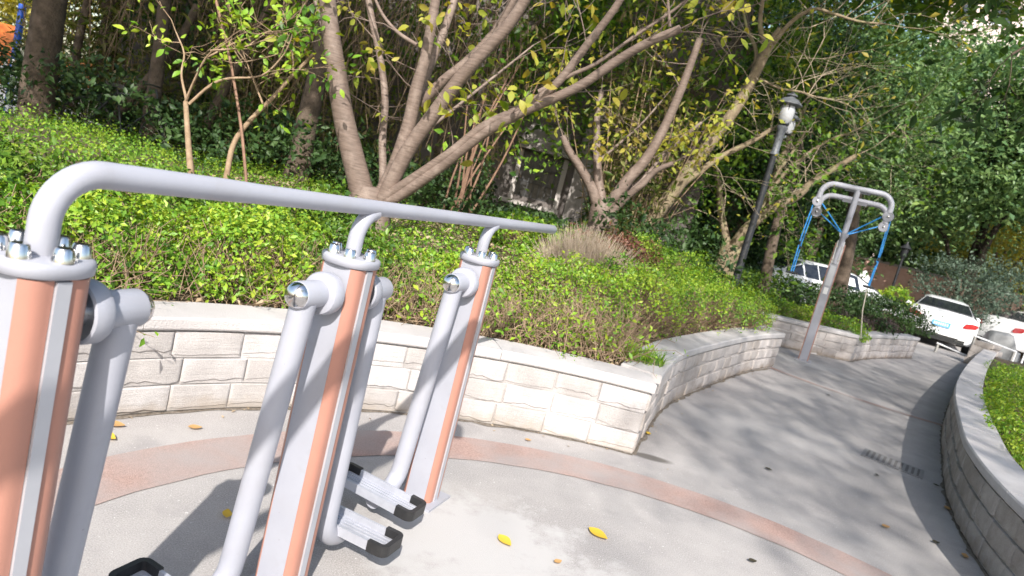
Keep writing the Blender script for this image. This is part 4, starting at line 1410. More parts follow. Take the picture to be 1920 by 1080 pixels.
# ------------------------------------------------------------------ trees
TREES = {
'T1':[[(-1.502,6.5,0.737,0.271),(-1.531,6.5,0.915,0.257),(-1.555,6.5,1.092,0.243)],[(-1.555,6.45,0.91,0.148),(-1.693,6.38,1.219,0.134),(-1.882,6.31,1.633,0.121),(-2.027,6.24,2.048,0.108),(-2.147,6.17,2.427,0.095),(-2.251,6.1,2.838,0.083)],[(-1.503,6.6,0.867,0.052),(-1.476,6.657,0.996,0.051),(-1.511,6.714,1.213,0.049),(-1.61,6.771,1.565,0.047),(-1.678,6.829,1.926,0.045),(-1.829,6.886,2.319,0.043),(-2.001,6.943,2.655,0.042),(-2.221,7.0,3.134,0.04)],[(-1.455,6.45,0.935,0.102),(-1.355,6.408,1.296,0.092),(-1.303,6.367,1.71,0.082),(-1.299,6.325,2.051,0.073),(-1.275,6.283,2.339,0.064),(-1.288,6.242,2.796,0.055),(-1.32,6.2,3.097,0.047)],[(-1.378,6.5,1.241,0.061),(-1.318,6.567,1.674,0.058),(-1.306,6.633,2.018,0.055),(-1.31,6.7,2.258,0.053),(-1.263,6.767,2.641,0.05),(-1.235,6.833,3.019,0.047),(-1.226,6.9,3.344,0.044)],[(-1.404,6.4,0.924,0.096),(-1.263,6.317,1.467,0.089),(-1.071,6.233,1.892,0.082),(-0.916,6.15,2.214,0.075),(-0.771,6.067,2.444,0.069),(-0.582,5.983,2.744,0.063),(-0.481,5.9,2.989,0.058)],[(-1.268,6.5,1.959,0.06),(-1.105,6.46,2.209,0.057),(-0.942,6.42,2.399,0.054),(-0.774,6.38,2.65,0.051),(-0.662,6.34,2.906,0.048),(-0.604,6.3,3.165,0.045)],[(-1.468,6.4,0.933,0.066),(-1.262,6.311,1.14,0.062),(-1.024,6.222,1.384,0.058),(-0.815,6.133,1.604,0.055),(-0.582,6.044,1.884,0.051),(-0.278,5.956,2.113,0.048),(-0.062,5.867,2.358,0.045),(0.095,5.778,2.688,0.042),(0.23,5.689,2.978,0.038),(0.295,5.6,3.175,0.035)],[(-1.436,6.4,0.905,0.068),(-1.18,6.288,1.136,0.065),(-0.884,6.175,1.457,0.061),(-0.607,6.062,1.785,0.057),(-0.309,5.95,2.05,0.054),(0.1,5.837,2.349,0.05),(0.376,5.725,2.631,0.047),(0.558,5.612,2.788,0.044),(0.761,5.5,2.92,0.041)],[(-0.197,5.9,2.253,0.025),(0.011,5.84,2.425,0.022),(0.217,5.78,2.576,0.02),(0.451,5.72,2.837,0.017),(0.665,5.66,3.056,0.015),(0.8,5.6,3.217,0.013)],[(-1.105,6.5,1.798,0.023),(-0.968,6.6,1.996,0.02),(-0.78,6.7,2.262,0.017),(-0.588,6.8,2.533,0.014),(-0.393,6.9,2.808,0.01)],[(-1.375,6.3,2.436,0.024),(-1.6,6.4,2.523,0.021),(-1.789,6.5,2.655,0.018),(-1.945,6.6,2.83,0.015)],[(-2.09,6.3,2.139,0.024),(-2.243,6.367,2.356,0.022),(-2.397,6.433,2.599,0.02),(-2.524,6.5,2.804,0.017)],[(0.683,5.55,2.93,0.017),(0.624,5.525,3.072,0.014),(0.566,5.5,3.212,0.012)]],
'T2':[[(1.011,9.5,1.206,0.216),(0.962,9.5,1.384,0.193),(0.938,9.5,1.53,0.17)],[(0.936,9.5,1.339,0.082),(0.728,9.45,1.665,0.071),(0.463,9.4,1.932,0.06),(0.265,9.35,2.1,0.05),(0.149,9.3,2.249,0.039)],[(0.933,9.5,1.491,0.074),(0.77,9.6,1.867,0.064),(0.627,9.7,2.366,0.054),(0.553,9.8,2.697,0.044),(0.53,9.9,3.044,0.034)],[(0.978,9.4,1.429,0.088),(1.145,9.333,1.882,0.08),(1.302,9.267,2.212,0.071),(1.401,9.2,2.592,0.063),(1.469,9.133,3.059,0.056),(1.502,9.067,3.504,0.048),(1.513,9.0,3.817,0.041)],[(1.013,9.4,1.438,0.048),(1.257,9.475,1.823,0.041),(1.427,9.55,2.071,0.035),(1.658,9.625,2.508,0.029),(1.972,9.7,2.93,0.022)],[(1.047,9.3,1.412,0.054),(1.214,9.225,1.715,0.048),(1.337,9.15,1.892,0.043),(1.448,9.075,2.098,0.037),(1.623,9.0,2.239,0.031)],[(0.748,9.7,2.093,0.023),(0.949,9.767,2.376,0.019),(1.177,9.833,2.706,0.015),(1.385,9.9,3.107,0.011)]],
'T3':[[(1.829,11.0,1.207,0.129),(1.959,10.933,1.64,0.116),(2.126,10.867,2.073,0.104),(2.249,10.8,2.486,0.091)],[(2.104,10.9,2.025,0.059),(2.313,10.825,2.291,0.052),(2.612,10.75,2.66,0.045),(2.994,10.675,3.001,0.039),(3.224,10.6,3.257,0.032)],[(2.094,11.0,1.979,0.102),(2.289,10.933,2.459,0.096),(2.495,10.867,3.015,0.09),(2.667,10.8,3.508,0.084),(2.757,10.733,3.968,0.078),(2.817,10.667,4.37,0.073),(2.91,10.6,4.653,0.067)],[(2.802,10.8,4.031,0.049),(2.839,10.85,4.374,0.043),(2.669,10.9,4.705,0.037),(2.604,10.95,5.103,0.031),(2.579,11.0,5.509,0.024)],[(2.853,10.6,4.444,0.036),(2.993,10.48,4.761,0.03),(3.202,10.36,4.957,0.025),(3.438,10.24,4.924,0.021),(3.79,10.12,4.868,0.016),(4.111,10.0,4.881,0.011)],[(2.731,10.8,3.851,0.037),(2.738,10.933,4.325,0.03),(2.511,11.067,4.706,0.023),(2.344,11.2,5.108,0.017)],[(2.818,10.6,3.896,0.02),(3.086,10.467,3.807,0.017),(3.362,10.333,3.801,0.014),(3.562,10.2,3.754,0.012)]],
'T4':[[(3.731,12.5,0.894,0.246),(3.721,12.5,1.197,0.225),(3.701,12.5,1.394,0.205)],[(3.721,12.5,1.197,0.078),(3.506,12.575,1.642,0.07),(3.339,12.65,1.999,0.061),(3.227,12.725,2.372,0.053),(3.058,12.8,2.732,0.044)],[(3.73,12.5,1.3,0.117),(3.841,12.383,1.738,0.104),(4.071,12.267,2.146,0.09),(4.411,12.15,2.477,0.077),(4.624,12.033,2.863,0.065),(4.829,11.917,3.098,0.052),(5.061,11.8,3.364,0.04)],[(3.776,12.5,1.413,0.088),(4.027,12.567,1.977,0.08),(4.138,12.633,2.504,0.073),(4.174,12.7,3.11,0.066),(4.255,12.767,3.725,0.058),(4.355,12.833,4.439,0.051),(4.39,12.9,5.038,0.044)],[(3.874,12.4,1.646,0.048),(4.046,12.3,2.577,0.04),(4.322,12.2,3.123,0.033),(4.63,12.1,3.523,0.025),(4.898,12.0,3.721,0.018)],[(4.082,12.3,2.148,0.043),(4.046,12.333,2.771,0.035),(4.234,12.367,3.3,0.027),(4.409,12.4,4.012,0.019)]],
'T5':[[(4.838,13.5,0.896,0.117),(4.765,13.5,1.481,0.105),(4.727,13.5,2.121,0.094),(4.724,13.5,2.814,0.083),(4.659,13.5,3.69,0.072)]],
'T6':[[(-6.731,9.0,0.271,0.236),(-6.721,9.0,0.598,0.223),(-6.74,9.0,1.303,0.208),(-6.744,9.0,2.269,0.192),(-6.745,9.0,2.875,0.179)],[(-7.298,10.5,0.929,0.074),(-7.378,10.533,1.817,0.065),(-7.352,10.567,2.555,0.057),(-7.329,10.6,3.046,0.049)]],
'T7':[[(-5.531,9.6,0.688,0.114),(-5.569,9.625,1.176,0.106),(-5.593,9.65,1.626,0.098),(-5.64,9.675,2.288,0.09),(-5.717,9.7,3.15,0.081)],[(-6.291,9.8,0.705,0.077),(-6.035,9.875,1.268,0.072),(-5.802,9.95,1.739,0.066),(-5.548,10.025,2.316,0.06),(-5.441,10.1,2.818,0.054)]],
'T8':[[(-3.282,9.4,1.131,0.155),(-3.3,9.425,1.648,0.145),(-3.298,9.45,2.311,0.135),(-3.325,9.475,3.098,0.124),(-3.365,9.5,3.658,0.115)],[(-5.054,10.2,1.133,0.08),(-4.864,10.267,1.91,0.072),(-4.684,10.333,2.521,0.064),(-4.473,10.4,3.37,0.055)]],
'S1':[[(-3.013,6.0,0.788,0.031),(-3.083,6.0,1.036,0.026),(-3.186,6.0,1.436,0.021)],[(-3.186,6.0,1.436,0.014),(-3.106,5.933,1.632,0.012),(-3.014,5.867,1.825,0.009),(-2.907,5.8,1.928,0.007)],[(-3.177,6.0,1.439,0.012),(-3.301,6.067,1.653,0.009),(-3.346,6.133,1.842,0.007),(-3.487,6.2,2.01,0.005)],[(-3.15,6.0,1.422,0.014),(-2.975,5.96,1.623,0.012),(-2.807,5.92,1.719,0.01),(-2.523,5.88,1.805,0.008),(-2.361,5.84,2.005,0.006),(-2.305,5.8,2.143,0.004)],[(-3.031,5.9,1.828,0.009),(-2.856,6.0,2.028,0.007),(-2.645,6.1,2.195,0.005)],[(-2.947,5.8,1.896,0.009),(-2.686,5.75,1.972,0.007),(-2.42,5.7,2.114,0.004)]],
'S2':[[(-2.844,6.3,0.838,0.027),(-2.845,6.32,1.167,0.025),(-2.74,6.34,1.42,0.022),(-2.592,6.36,1.659,0.02),(-2.449,6.38,1.919,0.017),(-2.302,6.4,2.155,0.015)],[(-2.457,6.4,1.921,0.012),(-2.524,6.45,2.11,0.009),(-2.637,6.5,2.241,0.005)],[(-2.625,6.3,1.568,0.01),(-2.746,6.25,1.775,0.007),(-2.831,6.2,1.936,0.005)]],
'CANE':[[(-2.611,6.2,0.87,0.015),(-2.764,6.225,1.338,0.014),(-2.982,6.25,1.884,0.013),(-3.223,6.275,2.377,0.013),(-3.334,6.3,2.638,0.012)]],
'CAM':[[(16.408,25.0,0.025,0.315),(16.034,25.0,1.37,0.293),(15.958,25.0,2.266,0.272),(15.911,25.0,2.96,0.252)],[(15.98,25.0,2.373,0.194),(15.898,25.0,3.556,0.164),(15.899,25.0,4.548,0.134),(15.475,25.0,6.002,0.105),(14.691,25.0,7.907,0.075)],[(15.983,25.0,1.969,0.175),(15.959,24.667,3.204,0.14),(15.842,24.333,3.982,0.106),(15.944,24.0,5.163,0.073)],[(15.759,25.0,2.316,0.087),(15.178,25.167,2.954,0.075),(14.832,25.333,3.659,0.062),(13.988,25.5,4.34,0.049)]],
'TR':[[(7.451,16.0,0.983,0.188),(7.393,16.0,1.555,0.175),(7.316,16.0,2.18,0.161),(7.217,16.0,2.791,0.148),(7.095,16.0,3.39,0.135)]],
}

def smooth_limb(l, sub=3):
    return catmull(l, sub)

def twigs_from(starts, dirs, length, levels, rad, rs, spread=.55, up=.15, kids=3):
    """random branching; returns segment arrays and tip points"""
    A, B, RA, RB, tips = [], [], [], [], []
    def grow(p, d, L, r, lev):
        n = 3
        for i in range(n):
            d2 = d + rs.normal(size=3) * .16 + np.array([0, 0, up * .15])
            d2 = d2 / np.linalg.norm(d2)
            q = p + d2 * L / n
            A.append(p); B.append(q); RA.append(r * (1 - i / n * .35)); RB.append(r * (1 - (i + 1) / n * .35))
            p, d = q, d2
            if lev > 0 and i > 0:
                for _ in range(1 if i == 1 else max(1, kids - 1)):
                    e = d + rs.normal(size=3) * spread + np.array([0, 0, up])
                    e = e / np.linalg.norm(e)
                    grow(p, e, L * rs.uniform(.5, .75), r * .55, lev - 1)
        tips.append(p)
    for s, d in zip(starts, dirs):
        grow(np.array(s, float), np.array(d, float) / np.linalg.norm(d), length * rs.uniform(.7, 1.2), rad, levels)
    return np.array(A), np.array(B), np.array(RA), np.array(RB), np.array(tips)

def tree(key, label, bark, leaf=None, leaf_size=.07, per_tip=6, tip_spread=.12, twig_len=.6, twig_rad=.008, levels=2, seed=1, seg=10, every=1, twig_mat=None, fine=False, extra_crown=None, group='trees in the planted bank', cat='tree', name='garden_tree', up=.2, leaf_kw=None, limb_sel=None, ground=True, spread=.55):
    limbs = TREES[key]
    b = limbs[0][0]
    root = thing(name, label, cat, (b[0], b[1], b[2] - .05), 0, group)
    off = np.array((b[0], b[1], b[2] - .05, 0))
    rs = np.random.default_rng(seed)
    mb = MB()
    starts, dirs = [], []
    for li, l in enumerate(limbs):
        P = [np.array(p) - off for p in smooth_limb(l, 4)]
        if li == 0 and ground:
            p0 = P[0].copy(); p0[2] -= .35; p0[3] *= 1.25
            P = [p0] + P
        mb.tube([p[:3] for p in P], [max(.003, p[3] * (.80 if key == 'T1' else 1)) for p in P], seg if P[0][3] > .02 else 6, wob=.03)
        if li > 0 or len(limbs) == 1:
            k = max(2, int(len(P) * .35))
            for p, q in zip(P[k::every], P[k + 1::every]):
                if rs.uniform() < .75:
                    starts.append(p[:3]); d = (q - p)[:3]; d = d / (np.linalg.norm(d) + 1e-9)
                    dirs.append(d * .5 + rs.normal(size=3) * .7 + np.array([0, 0, up]))
            starts.append(P[-1][:3]); dirs.append((P[-1] - P[-2])[:3])
    mb.build('trunk', bark, root, smooth=True, angle=60)
    if starts and twig_len > 0:
        A, B, RA, RB, tips = twigs_from(starts, dirs, twig_len, levels, twig_rad, rs, spread=spread, up=up)
        if len(starts) < 70:                      # few enough to be told apart: one object per branch
            per = len(A) // len(starts)
            for k in range(len(starts)):
                s_ = slice(k * per, (k + 1) * per)
                stick_obj('branch', A[s_], B[s_], RA[s_], RB[s_], twig_mat or bark, root)
        else:
            stick_obj('branches', A, B, RA, RB, twig_mat or bark, root)
        if leaf:
            reps = np.repeat(tips, per_tip, axis=0)
            reps = reps + rs.normal(size=reps.shape) * tip_spread
            leaf_obj('crown', reps, leaf_size, leaf, root, fine=fine, **(leaf_kw or {}))
    if extra_crown:
        for (c, r, n, per, ls, lm) in extra_crown:
            leaf_obj('crown', crown_points(c, r, n, per, rs) - off[:3], ls, lm, root)
    return root

def crown_points(c, r, n, per, rs, shell=.45, cl=.135):
    d = unit(rs.normal(size=(n, 3)))
    rad = rs.uniform(shell, 1.0, n) ** .6
    # uneven outline
    lump = 1 + .18 * np.sin(d[:, 0] * 5 + c[0]) + .16 * np.sin(d[:, 2] * 6 + d[:, 1] * 4 + c[1])
    C = np.array(c) + d * rad[:, None] * lump[:, None] * np.array(r)
    P = np.repeat(C, per, axis=0)
    size = np.repeat(rs.uniform(.6, 1.5, n), per)
    return P + rs.normal(size=P.shape) * (cl * float(np.mean(r)) * size)[:, None] * np.array([1.1, 1.1, .6])

# the pruned tree in the middle; its crown lies above the picture
tree('T1', 'large multi-stemmed tree with smooth pinkish bark behind the handrail', 'bark', 'leaf_yellow', .105, 3, .05, .45, .006, 1, fine=True, seed=4, seg=14, every=4, up=.1, extra_crown=[((-3.4, 5.2, 7.5), (2.8, 2.0, 2.0), 380, 60, .17, 'leaf_green')])
tree('T2', 'smaller multi-stemmed tree beside the barred window', 'bark', 'leaf_yellow', .10, 3, .06, .5, .007, 2, fine=True, seed=5, every=3, up=.15, extra_crown=[((1.6, 7.6, 8.2), (2.6, 1.6, 1.8), 230, 60, .17, 'leaf_green')])
tree('T3', 'leaning lichen-covered tree with cut limbs left of the lamp post', 'bark_lichen', 'leaf_yellow', .08, 1, .10, .8, .007, 2, seed=6, every=1, twig_mat='twig_pale', up=.05)
tree('T4', 'spreading bare-twigged tree right behind the lamp post', 'bark_lichen', 'leaf_green', .09, 3, .12, .9, .008, 3, seed=8, every=2, twig_mat='twig_pale', up=.1, extra_crown=[((5.4, 8.6, 8.9), (2.6, 2.0, 2.0), 330, 60, .17, 'leaf_green')])
tree('T5', 'slim straight brown trunk just right of the lamp post', 'bark_dark', 'leaf_green', .1, 4, .15, .9, .008, 2, seed=9, every=4)
tree('T6', 'thick dark trunk near the top left corner', 'bark_dark', 'leaf_dark', .09, 3, .2, .7, .008, 2, seed=10, every=6)
tree('T7', 'dark forked trunk standing over the bicycle', 'bark_dark', 'leaf_dark', .09, 3, .2, .7, .008, 2, seed=11, every=5)
tree('T8', 'broad dark trunk just left of the pinkish tree', 'bark_dark', 'leaf_dark', .09, 3, .2, .8, .008, 2, seed=12, every=5)
tree('S1', 'young leafy sapling with crooked pale branches at left', 'twig', 'leaf_hedge', .085, 6, .08, .4, .005, 1, fine=True, seed=13, every=2, name='sapling', group='saplings in the bank', cat='sapling')
tree('S2', 'thin slanting sapling reaching towards the pinkish tree', 'twig', 'leaf_hedge', .08, 6, .08, .4, .005, 1, fine=True, seed=14, every=2, name='sapling', group='saplings in the bank', cat='sapling')
tree('CANE', 'single straight reddish cane at left', 'cane', None, twig_len=0, seed=15, name='reddish_cane', cat='plant', group='saplings in the bank')
tree('TR', 'brown trunk directly behind the pull-down machine', 'bark_dark', 'leaf_green', .1, 5, .2, 1.2, .01, 2, seed=16, every=5, extra_crown=[((5.8, 13.6, 8.8), (3.0, 2.4, 2.3), 330, 58, .17, 'leaf_green')])
rs0 = np.random.default_rng(3)
tree('CAM', 'big evergreen tree with dark forked trunk behind the white saloon car', 'bark_black', 'leaf_camphor', .11, 3, .2, 1.4, .012, 2, seed=17, every=3, group='big evergreens on the right',
     extra_crown=[((14.6, 25.0, 7.0), (2.9, 2.6, 3.4), 260, 95, .19, 'leaf_camphor')])

def crown_tree(label, base, h, r, n, per, ls, leafm, barkm='bark_dark', seed=1, group='big evergreens on the right', shell=.45, cl=.135, tr=.16, name='evergreen_tree', limbs=5, zc=None):
    rs = np.random.default_rng(seed)
    root = thing(name, label, 'tree', base, 0, group)
    zc = h - r[2] * .8 if zc is None else zc
    mb = MB()
    mb.tube([(0, 0, -.3), (.05, .0, zc * .35), (-.04, .06, zc * .7), (.03, .02, zc)], [tr * 1.3, tr, tr * .75, tr * .4], 10)
    for k in range(limbs):
        a = 2 * math.pi * k / limbs + rs.uniform(-.4, .4)
        q = np.array((math.cos(a) * r[0] * .7, math.sin(a) * r[1] * .7, zc + rs.uniform(-.1, .6) * r[2]))
        s = np.array((0, 0, zc * rs.uniform(.45, .8)))
        mb.tube([s, s * .5 + q * .5 + np.array((0, 0, .2)), q], [tr * .5, tr * .3, tr * .12], 6)
    mb.build('trunk', barkm, root, smooth=True)
    leaf_obj('crown', crown_points((0, 0, zc), r, n, per, rs, shell, cl), ls, leafm, root)
    return root

# evergreens on the right and beyond
crown_tree('bluish evergreen tree left of the big forked evergreen', (11.9, 27.0, 0), 12.5, (2.5, 2.2, 3.9), 230, 90, .20, 'leaf_camphor', seed=21, zc=6.9)
crown_tree('evergreen tree at the right edge behind the big forked evergreen', (18.0, 24.0, 0), 12, (2.6, 2.4, 3.8), 230, 90, .20, 'leaf_camphor', seed=22, zc=7.4)
crown_tree('distant evergreen rising behind the lamp post', (9.6, 23.5, 0), 9.5, (3.0, 2.5, 3.6), 420, 66, .15, 'leaf_camphor', seed=23, zc=6.9)
crown_tree('distant dark tree behind the leaning lichen-covered tree', (5.2, 20.0, 0), 10, (3.2, 2.5, 4.6), 420, 66, .15, 'leaf_dark', seed=24, zc=5.8)
crown_tree('yellowing tree at the right edge beyond the cars', (20.0, 29.5, 0), 5.6, (2.2, 2, 1.9), 130, 50, .14, 'leaf_gold', seed=25, zc=4.0)
crown_tree('grey-green rounded tree behind the roof of the white saloon', (14.6, 22.8, 0), 3.2, (1.5, 1.2, 1.1), 90, 60, .09, 'leaf_bluish', seed=26, zc=2.0, tr=.07)
crown_tree('grey-green rounded tree right of the white saloon', (17.3, 24.2, 0), 3.4, (1.7, 1.3, 1.2), 90, 60, .09, 'leaf_bluish', seed=27, zc=2.1, tr=.07)
crown_tree('bright lime shrub left of the white saloon', (11.3, 20.6, 0), 1.5, (.45, .45, .3), 40, 50, .06, 'leaf_hedge', seed=28, zc=1.1, tr=.03, name='shrub')
for i, (x, y, h, r, sd, lab) in enumerate(((18.5, 36, 11.0, 4.4, 31, 'tall distant tree straight above the white saloon'), (28, 35, 12, 5.0, 32, 'tall distant tree at the upper right edge'), (9.5, 31, 11.5, 4.2, 33, 'tall distant tree above the pull-down machine'), (1.5, 24, 11, 4.2, 34, 'tall tree behind the old house roof'), (25.5, 40, 11.5, 4.8, 41, 'tall distant tree right of the pink building'), (14, 39, 12.5, 4.6, 42, 'tall distant tree left of the pink building'))):
    crown_tree(lab, (x, y, 0), h, (r, r * .8, h * .46), 480, 60, .32, 'leaf_camphor' if i != 3 else 'leaf_dark', seed=sd, zc=h * .55, tr=.25)
crown_tree('bright yellow-green tree beyond the playground at top left', (-14.5, 19, 0), 9, (3.5, 2.5, 3.5), 170, 50, .2, 'leaf_gold', seed=35, zc=4.6)
crown_tree('dark evergreen filling the shade right of the lamp post', (8.8, 24.0, 0), 6.2, (3.0, 1.4, 3.2), 380, 80, .13, 'leaf_dark', seed=36, zc=2.9, group='dark evergreens behind the bed')
crown_tree('dark evergreen behind the slim brown trunk', (5.2, 18.6, 0), 5.8, (2.2, 1.0, 3.0), 340, 80, .12, 'leaf_dark', seed=37, zc=2.8, group='dark evergreens behind the bed')
crown_tree('dark tree crown hanging over the left of the wood', (-7.6, 11.5, 0), 8, (2.6, 2, 2.8), 200, 60, .12, 'leaf_dark', seed=38, zc=5.2, group='dark evergreens behind the bed')
crown_tree('green tree crown in front of the old house', (-1.8, 11.6, 0), 8, (3.6, 1.3, 2.6), 230, 60, .10, 'leaf_green', seed=39, zc=5.0, group='dark evergreens behind the bed', tr=.10)
crown_tree('green tree crown between the window and the lamp post', (2.3, 12.6, 0), 8, (2.6, 1.2, 2.8), 210, 60, .10, 'leaf_green', seed=40, zc=4.8, group='dark evergreens behind the bed', tr=.10)

# overhanging trees: their crowns are above or behind the picture and shade the wood and the path
for lab, base, zc, r, n, sd in (('tall tree above the left of the bank', (-7.4, 4.6, .3), 7.4, (3.8, 2.4, 2.2), 460, 51),):
    crown_tree(lab, base, 0, r, n, 55, .17, 'leaf_green', seed=sd, zc=zc, tr=.13, group='tall shade trees over the bank', name='shade_tree')
for lab, base, zc, r, n, sd in (('tall shade tree right of the path behind the viewer', (5.4, -10.5, 0), 14.5, (3.9, 4.2, 2.6), 330, 61),
                                ('tall shade tree farther right of the path behind the viewer', (8.2, -7.4, 0), 15.0, (3.6, 4.0, 2.6), 230, 62),
                                ('shade tree right of the path near the car park', (11.5, 1.5, .35), 12.0, (3.4, 3.4, 2.2), 150, 63)):
    crown_tree(lab, base, 0, r, int(n * .85), 70, .11, 'leaf_camphor', seed=sd, zc=zc, tr=.15, group='shade trees along the path', name='shade_tree')

# a leafy branch of the tree beside the viewer reaches into the upper right corner
br = thing('overhanging_branch', 'dark leafy branch hanging into the upper right corner', 'branch', (4.35, 7.0, 4.05))
bp = [(1.8, -.6, 1.3), (.9, -.2, .75), (.3, 0, .3), (-.15, .1, -.15)]
MB().tube(catmull(bp, 4), [.03 - .0015 * i for i in range(13)], 8).build('bough', 'bark_dark', br, smooth=True)
rs = np.random.default_rng(77)
A, B, RA, RB, tips = twigs_from([bp[1], bp[2], bp[2], bp[3], bp[3]], [(-.5, .1, -.3), (.2, .3, -.5), (-.6, 0, -.1), (-.3, .1, -.6), (.3, 0, -.8)], .45, 2, .006, rs, up=-.1)
for k in range(5):
    s_ = slice(k * len(A) // 5, (k + 1) * len(A) // 5)
    stick_obj('twig', A[s_], B[s_], RA[s_], RB[s_], 'bark_dark', br)
leaf_obj('foliage', np.repeat(tips, 5, axis=0) + rs.normal(size=(len(tips) * 5, 3)) * .06, .13, 'leaf_dark', br, aspect=.42, droop=.8)

# ------------------------------------------------------------------ shrubs and hedges on the bank
def shrub(name, label, x, y, rx, ry, h, n, ls, leafm, seed=1, cat='shrub', group='low shrubs on the bank', twigs=60, twig_m='twig', rz=0.0, z=None, bottom=.0, lump=.24, aspect=.55, box=False, inner=.25, bare=0.0):
    rs = np.random.default_rng(seed)
    z0 = sz(x, y) - .03 if z is None else z
    root = thing(name, label, cat, (x, y, z0), rz, group)
    n, ls = int(n * 1.55), ls * .80
    d = unit(rs.normal(size=(n, 3)))
    d[:, 2] = np.abs(d[:, 2]) * (1 - bottom) + bottom * rs.uniform(-.1, .3, n)
    if box:
        m = np.max(np.abs(d) * np.array([1, 1, 1.05]), axis=1, keepdims=True)
        d = d * .45 + d / m * .55
    f = 1 + lump * (np.sin(d[:, 0] * 4.3 + seed) * np.sin(d[:, 1] * 5.1 + seed * 2) + .6 * np.sin(d[:, 0] * 11 + d[:, 1] * 9 + seed) * np.sin(d[:, 2] * 8))
    rad = f * (1 - np.abs(rs.normal(size=n)) * inner * .5)
    P = d * rad[:, None] * np.array([rx, ry, h])
    P[:, 2] = np.maximum(P[:, 2], .01)
    if bare:
        kk = rs.uniform(size=n) < np.clip((P[:, 2] / h - bare * .4) / (bare * .8), .08, 1)
        P, d = P[kk], d[kk]
    leaf_obj('foliage', P, ls, leafm, root, normal=d * .8 + np.array([0, 0, .35]), spread=.85, aspect=aspect)
    if twigs:
        a = rs.uniform(0, 2 * np.pi, twigs)
        rr = np.sqrt(rs.uniform(0, 1, twigs))
        A = np.column_stack([np.cos(a) * rr * rx * .55, np.sin(a) * rr * ry * .55, np.zeros(twigs)])
        a2 = a + rs.normal(size=twigs) * .5
        rr2 = rs.uniform(.55, 1.03, twigs)
        B = np.column_stack([np.cos(a2) * rr2 * rx, np.sin(a2) * rr2 * ry, h * rs.uniform(.45, 1.0, twigs) * np.sqrt(np.clip(1.15 - rr2 ** 2, .1, 1))])
        Cm = (A + B) / 2 + rs.normal(size=A.shape) * .04
        stick_obj('stems', np.vstack([A, Cm]), np.vstack([Cm, B]), np.r_[np.full(twigs, .0055), np.full(twigs, .004)], np.r_[np.full(twigs, .004), np.full(twigs, .002)], twig_m, root)
    return root

def polar(a, q):
    """a point q metres behind the curved wall at angle a (degrees, 90 = straight ahead)"""
    t = math.radians(a)
    return ARC_C[0] + (ARC_R + q) * math.cos(t), ARC_C[1] + (ARC_R + q) * math.sin(t)

SH = [  # angle, behind, rx, ry, h, n, leaf size, material, label
    (163, .75, .55, .50, .42, 4200, .036, 'leaf_hedge', 'bright green shrub behind the elbow of the handrail'),
    (152, .80, .58, .52, .46, 4600, .034, 'leaf_hedge', 'bright green shrub with dead stems left of the hub sleeve'),
    (141, .78, .55, .50, .44, 4600, .034, 'leaf_hedge', 'dense green shrub right above the curved wall, left of the middle post'),
    (130, .72, .52, .48, .46, 4600, .034, 'leaf_hedge', 'yellow-green shrub touching the middle post cap'),
    (120, .70, .45, .42, .40, 2600, .034, 'leaf_green', 'loose green shrub between the middle and far posts'),
    (157, 1.75, .70, .65, .42, 4600, .045, 'leaf_green', 'leafy shrub at the left edge under the thick trunk'),
    (146, 1.90, .70, .60, .40, 4600, .045, 'leaf_green', 'leafy shrub below the young sapling'),
    (134, 1.85, .65, .60, .38, 4200, .045, 'leaf_green', 'dark leafy shrub left of the pinkish trunk'),
    (121, 1.60, .55, .50, .42, 3600, .05, 'leaf_green', 'leafy shrub right of the pinkish trunk, under the handrail'),
    (109, 1.05, .50, .42, .34, 3000, .034, 'leaf_hedge', 'loose shrub just right of the far post cap'),
]
for i, (a, q, rx, ry, h, n, ls, lm, lab) in enumerate(SH):
    x, y = polar(a, q)
    shrub('shrub', lab, x, y, rx, ry, h, n, ls, lm, seed=200 + i, twigs=110, rz=math.radians(a - 90))

HD = [
    ('shrub', 'rounded green hedge below the tip of the handrail', .42, 5.45, .52, .42, .44, 5600, .030, 'leaf_hedge', .1, .25),
    ('shrub', 'glossy green hedge in the middle of the bank', 1.02, 5.95, .52, .50, .56, 6200, .030, 'leaf_hedge', .5, .45),
    ('shrub', 'green hedge with bare brown stems above the curved wall', 1.52, 6.75, .46, .56, .60, 6200, .030, 'leaf_hedge', .55, .55),
    ('shrub', 'bright hedge with bare stems near the end of the curved wall', 2.12, 7.62, .46, .58, .58, 6200, .030, 'leaf_hedge', .6, .5),
    ('shrub', 'bright hedge tip overhanging the end of the curved wall', 2.75, 8.45, .48, .60, .50, 5600, .030, 'leaf_hedge', .65, .35),
    ('hedge_row', 'long yellow-green hedge climbing the bank below the lamp post', 1.45, 7.85, .48, .98, .66, 7400, .033, 'leaf_hedge', .75, .2),
    ('hedge_row', 'narrow green hedge at the foot of the lamp post', 2.45, 9.15, .46, .85, .50, 5600, .033, 'leaf_hedge', .6, .2),
    ('shrub', 'reddish-leaved shrub on the bank above the dry clump', .98, 7.15, .42, .60, .60, 4200, .040, 'leaf_red', .5, .1),
    ('shrub', 'bright green fern-like patch under the barred window', .15, 7.4, .6, .45, .40, 3400, .05, 'leaf_hedge', 0, 0),
]
for i, (nm, lab, x, y, rx, ry, h, n, ls, lm, rz, bare) in enumerate(HD):
    shrub(nm, lab, x, y, rx, ry, h, n, ls, lm, seed=300 + i, twigs=330, rz=-rz, cat='shrub' if nm == 'shrub' else 'hedge', bottom=.25, box=True, bare=bare, lump=.2)

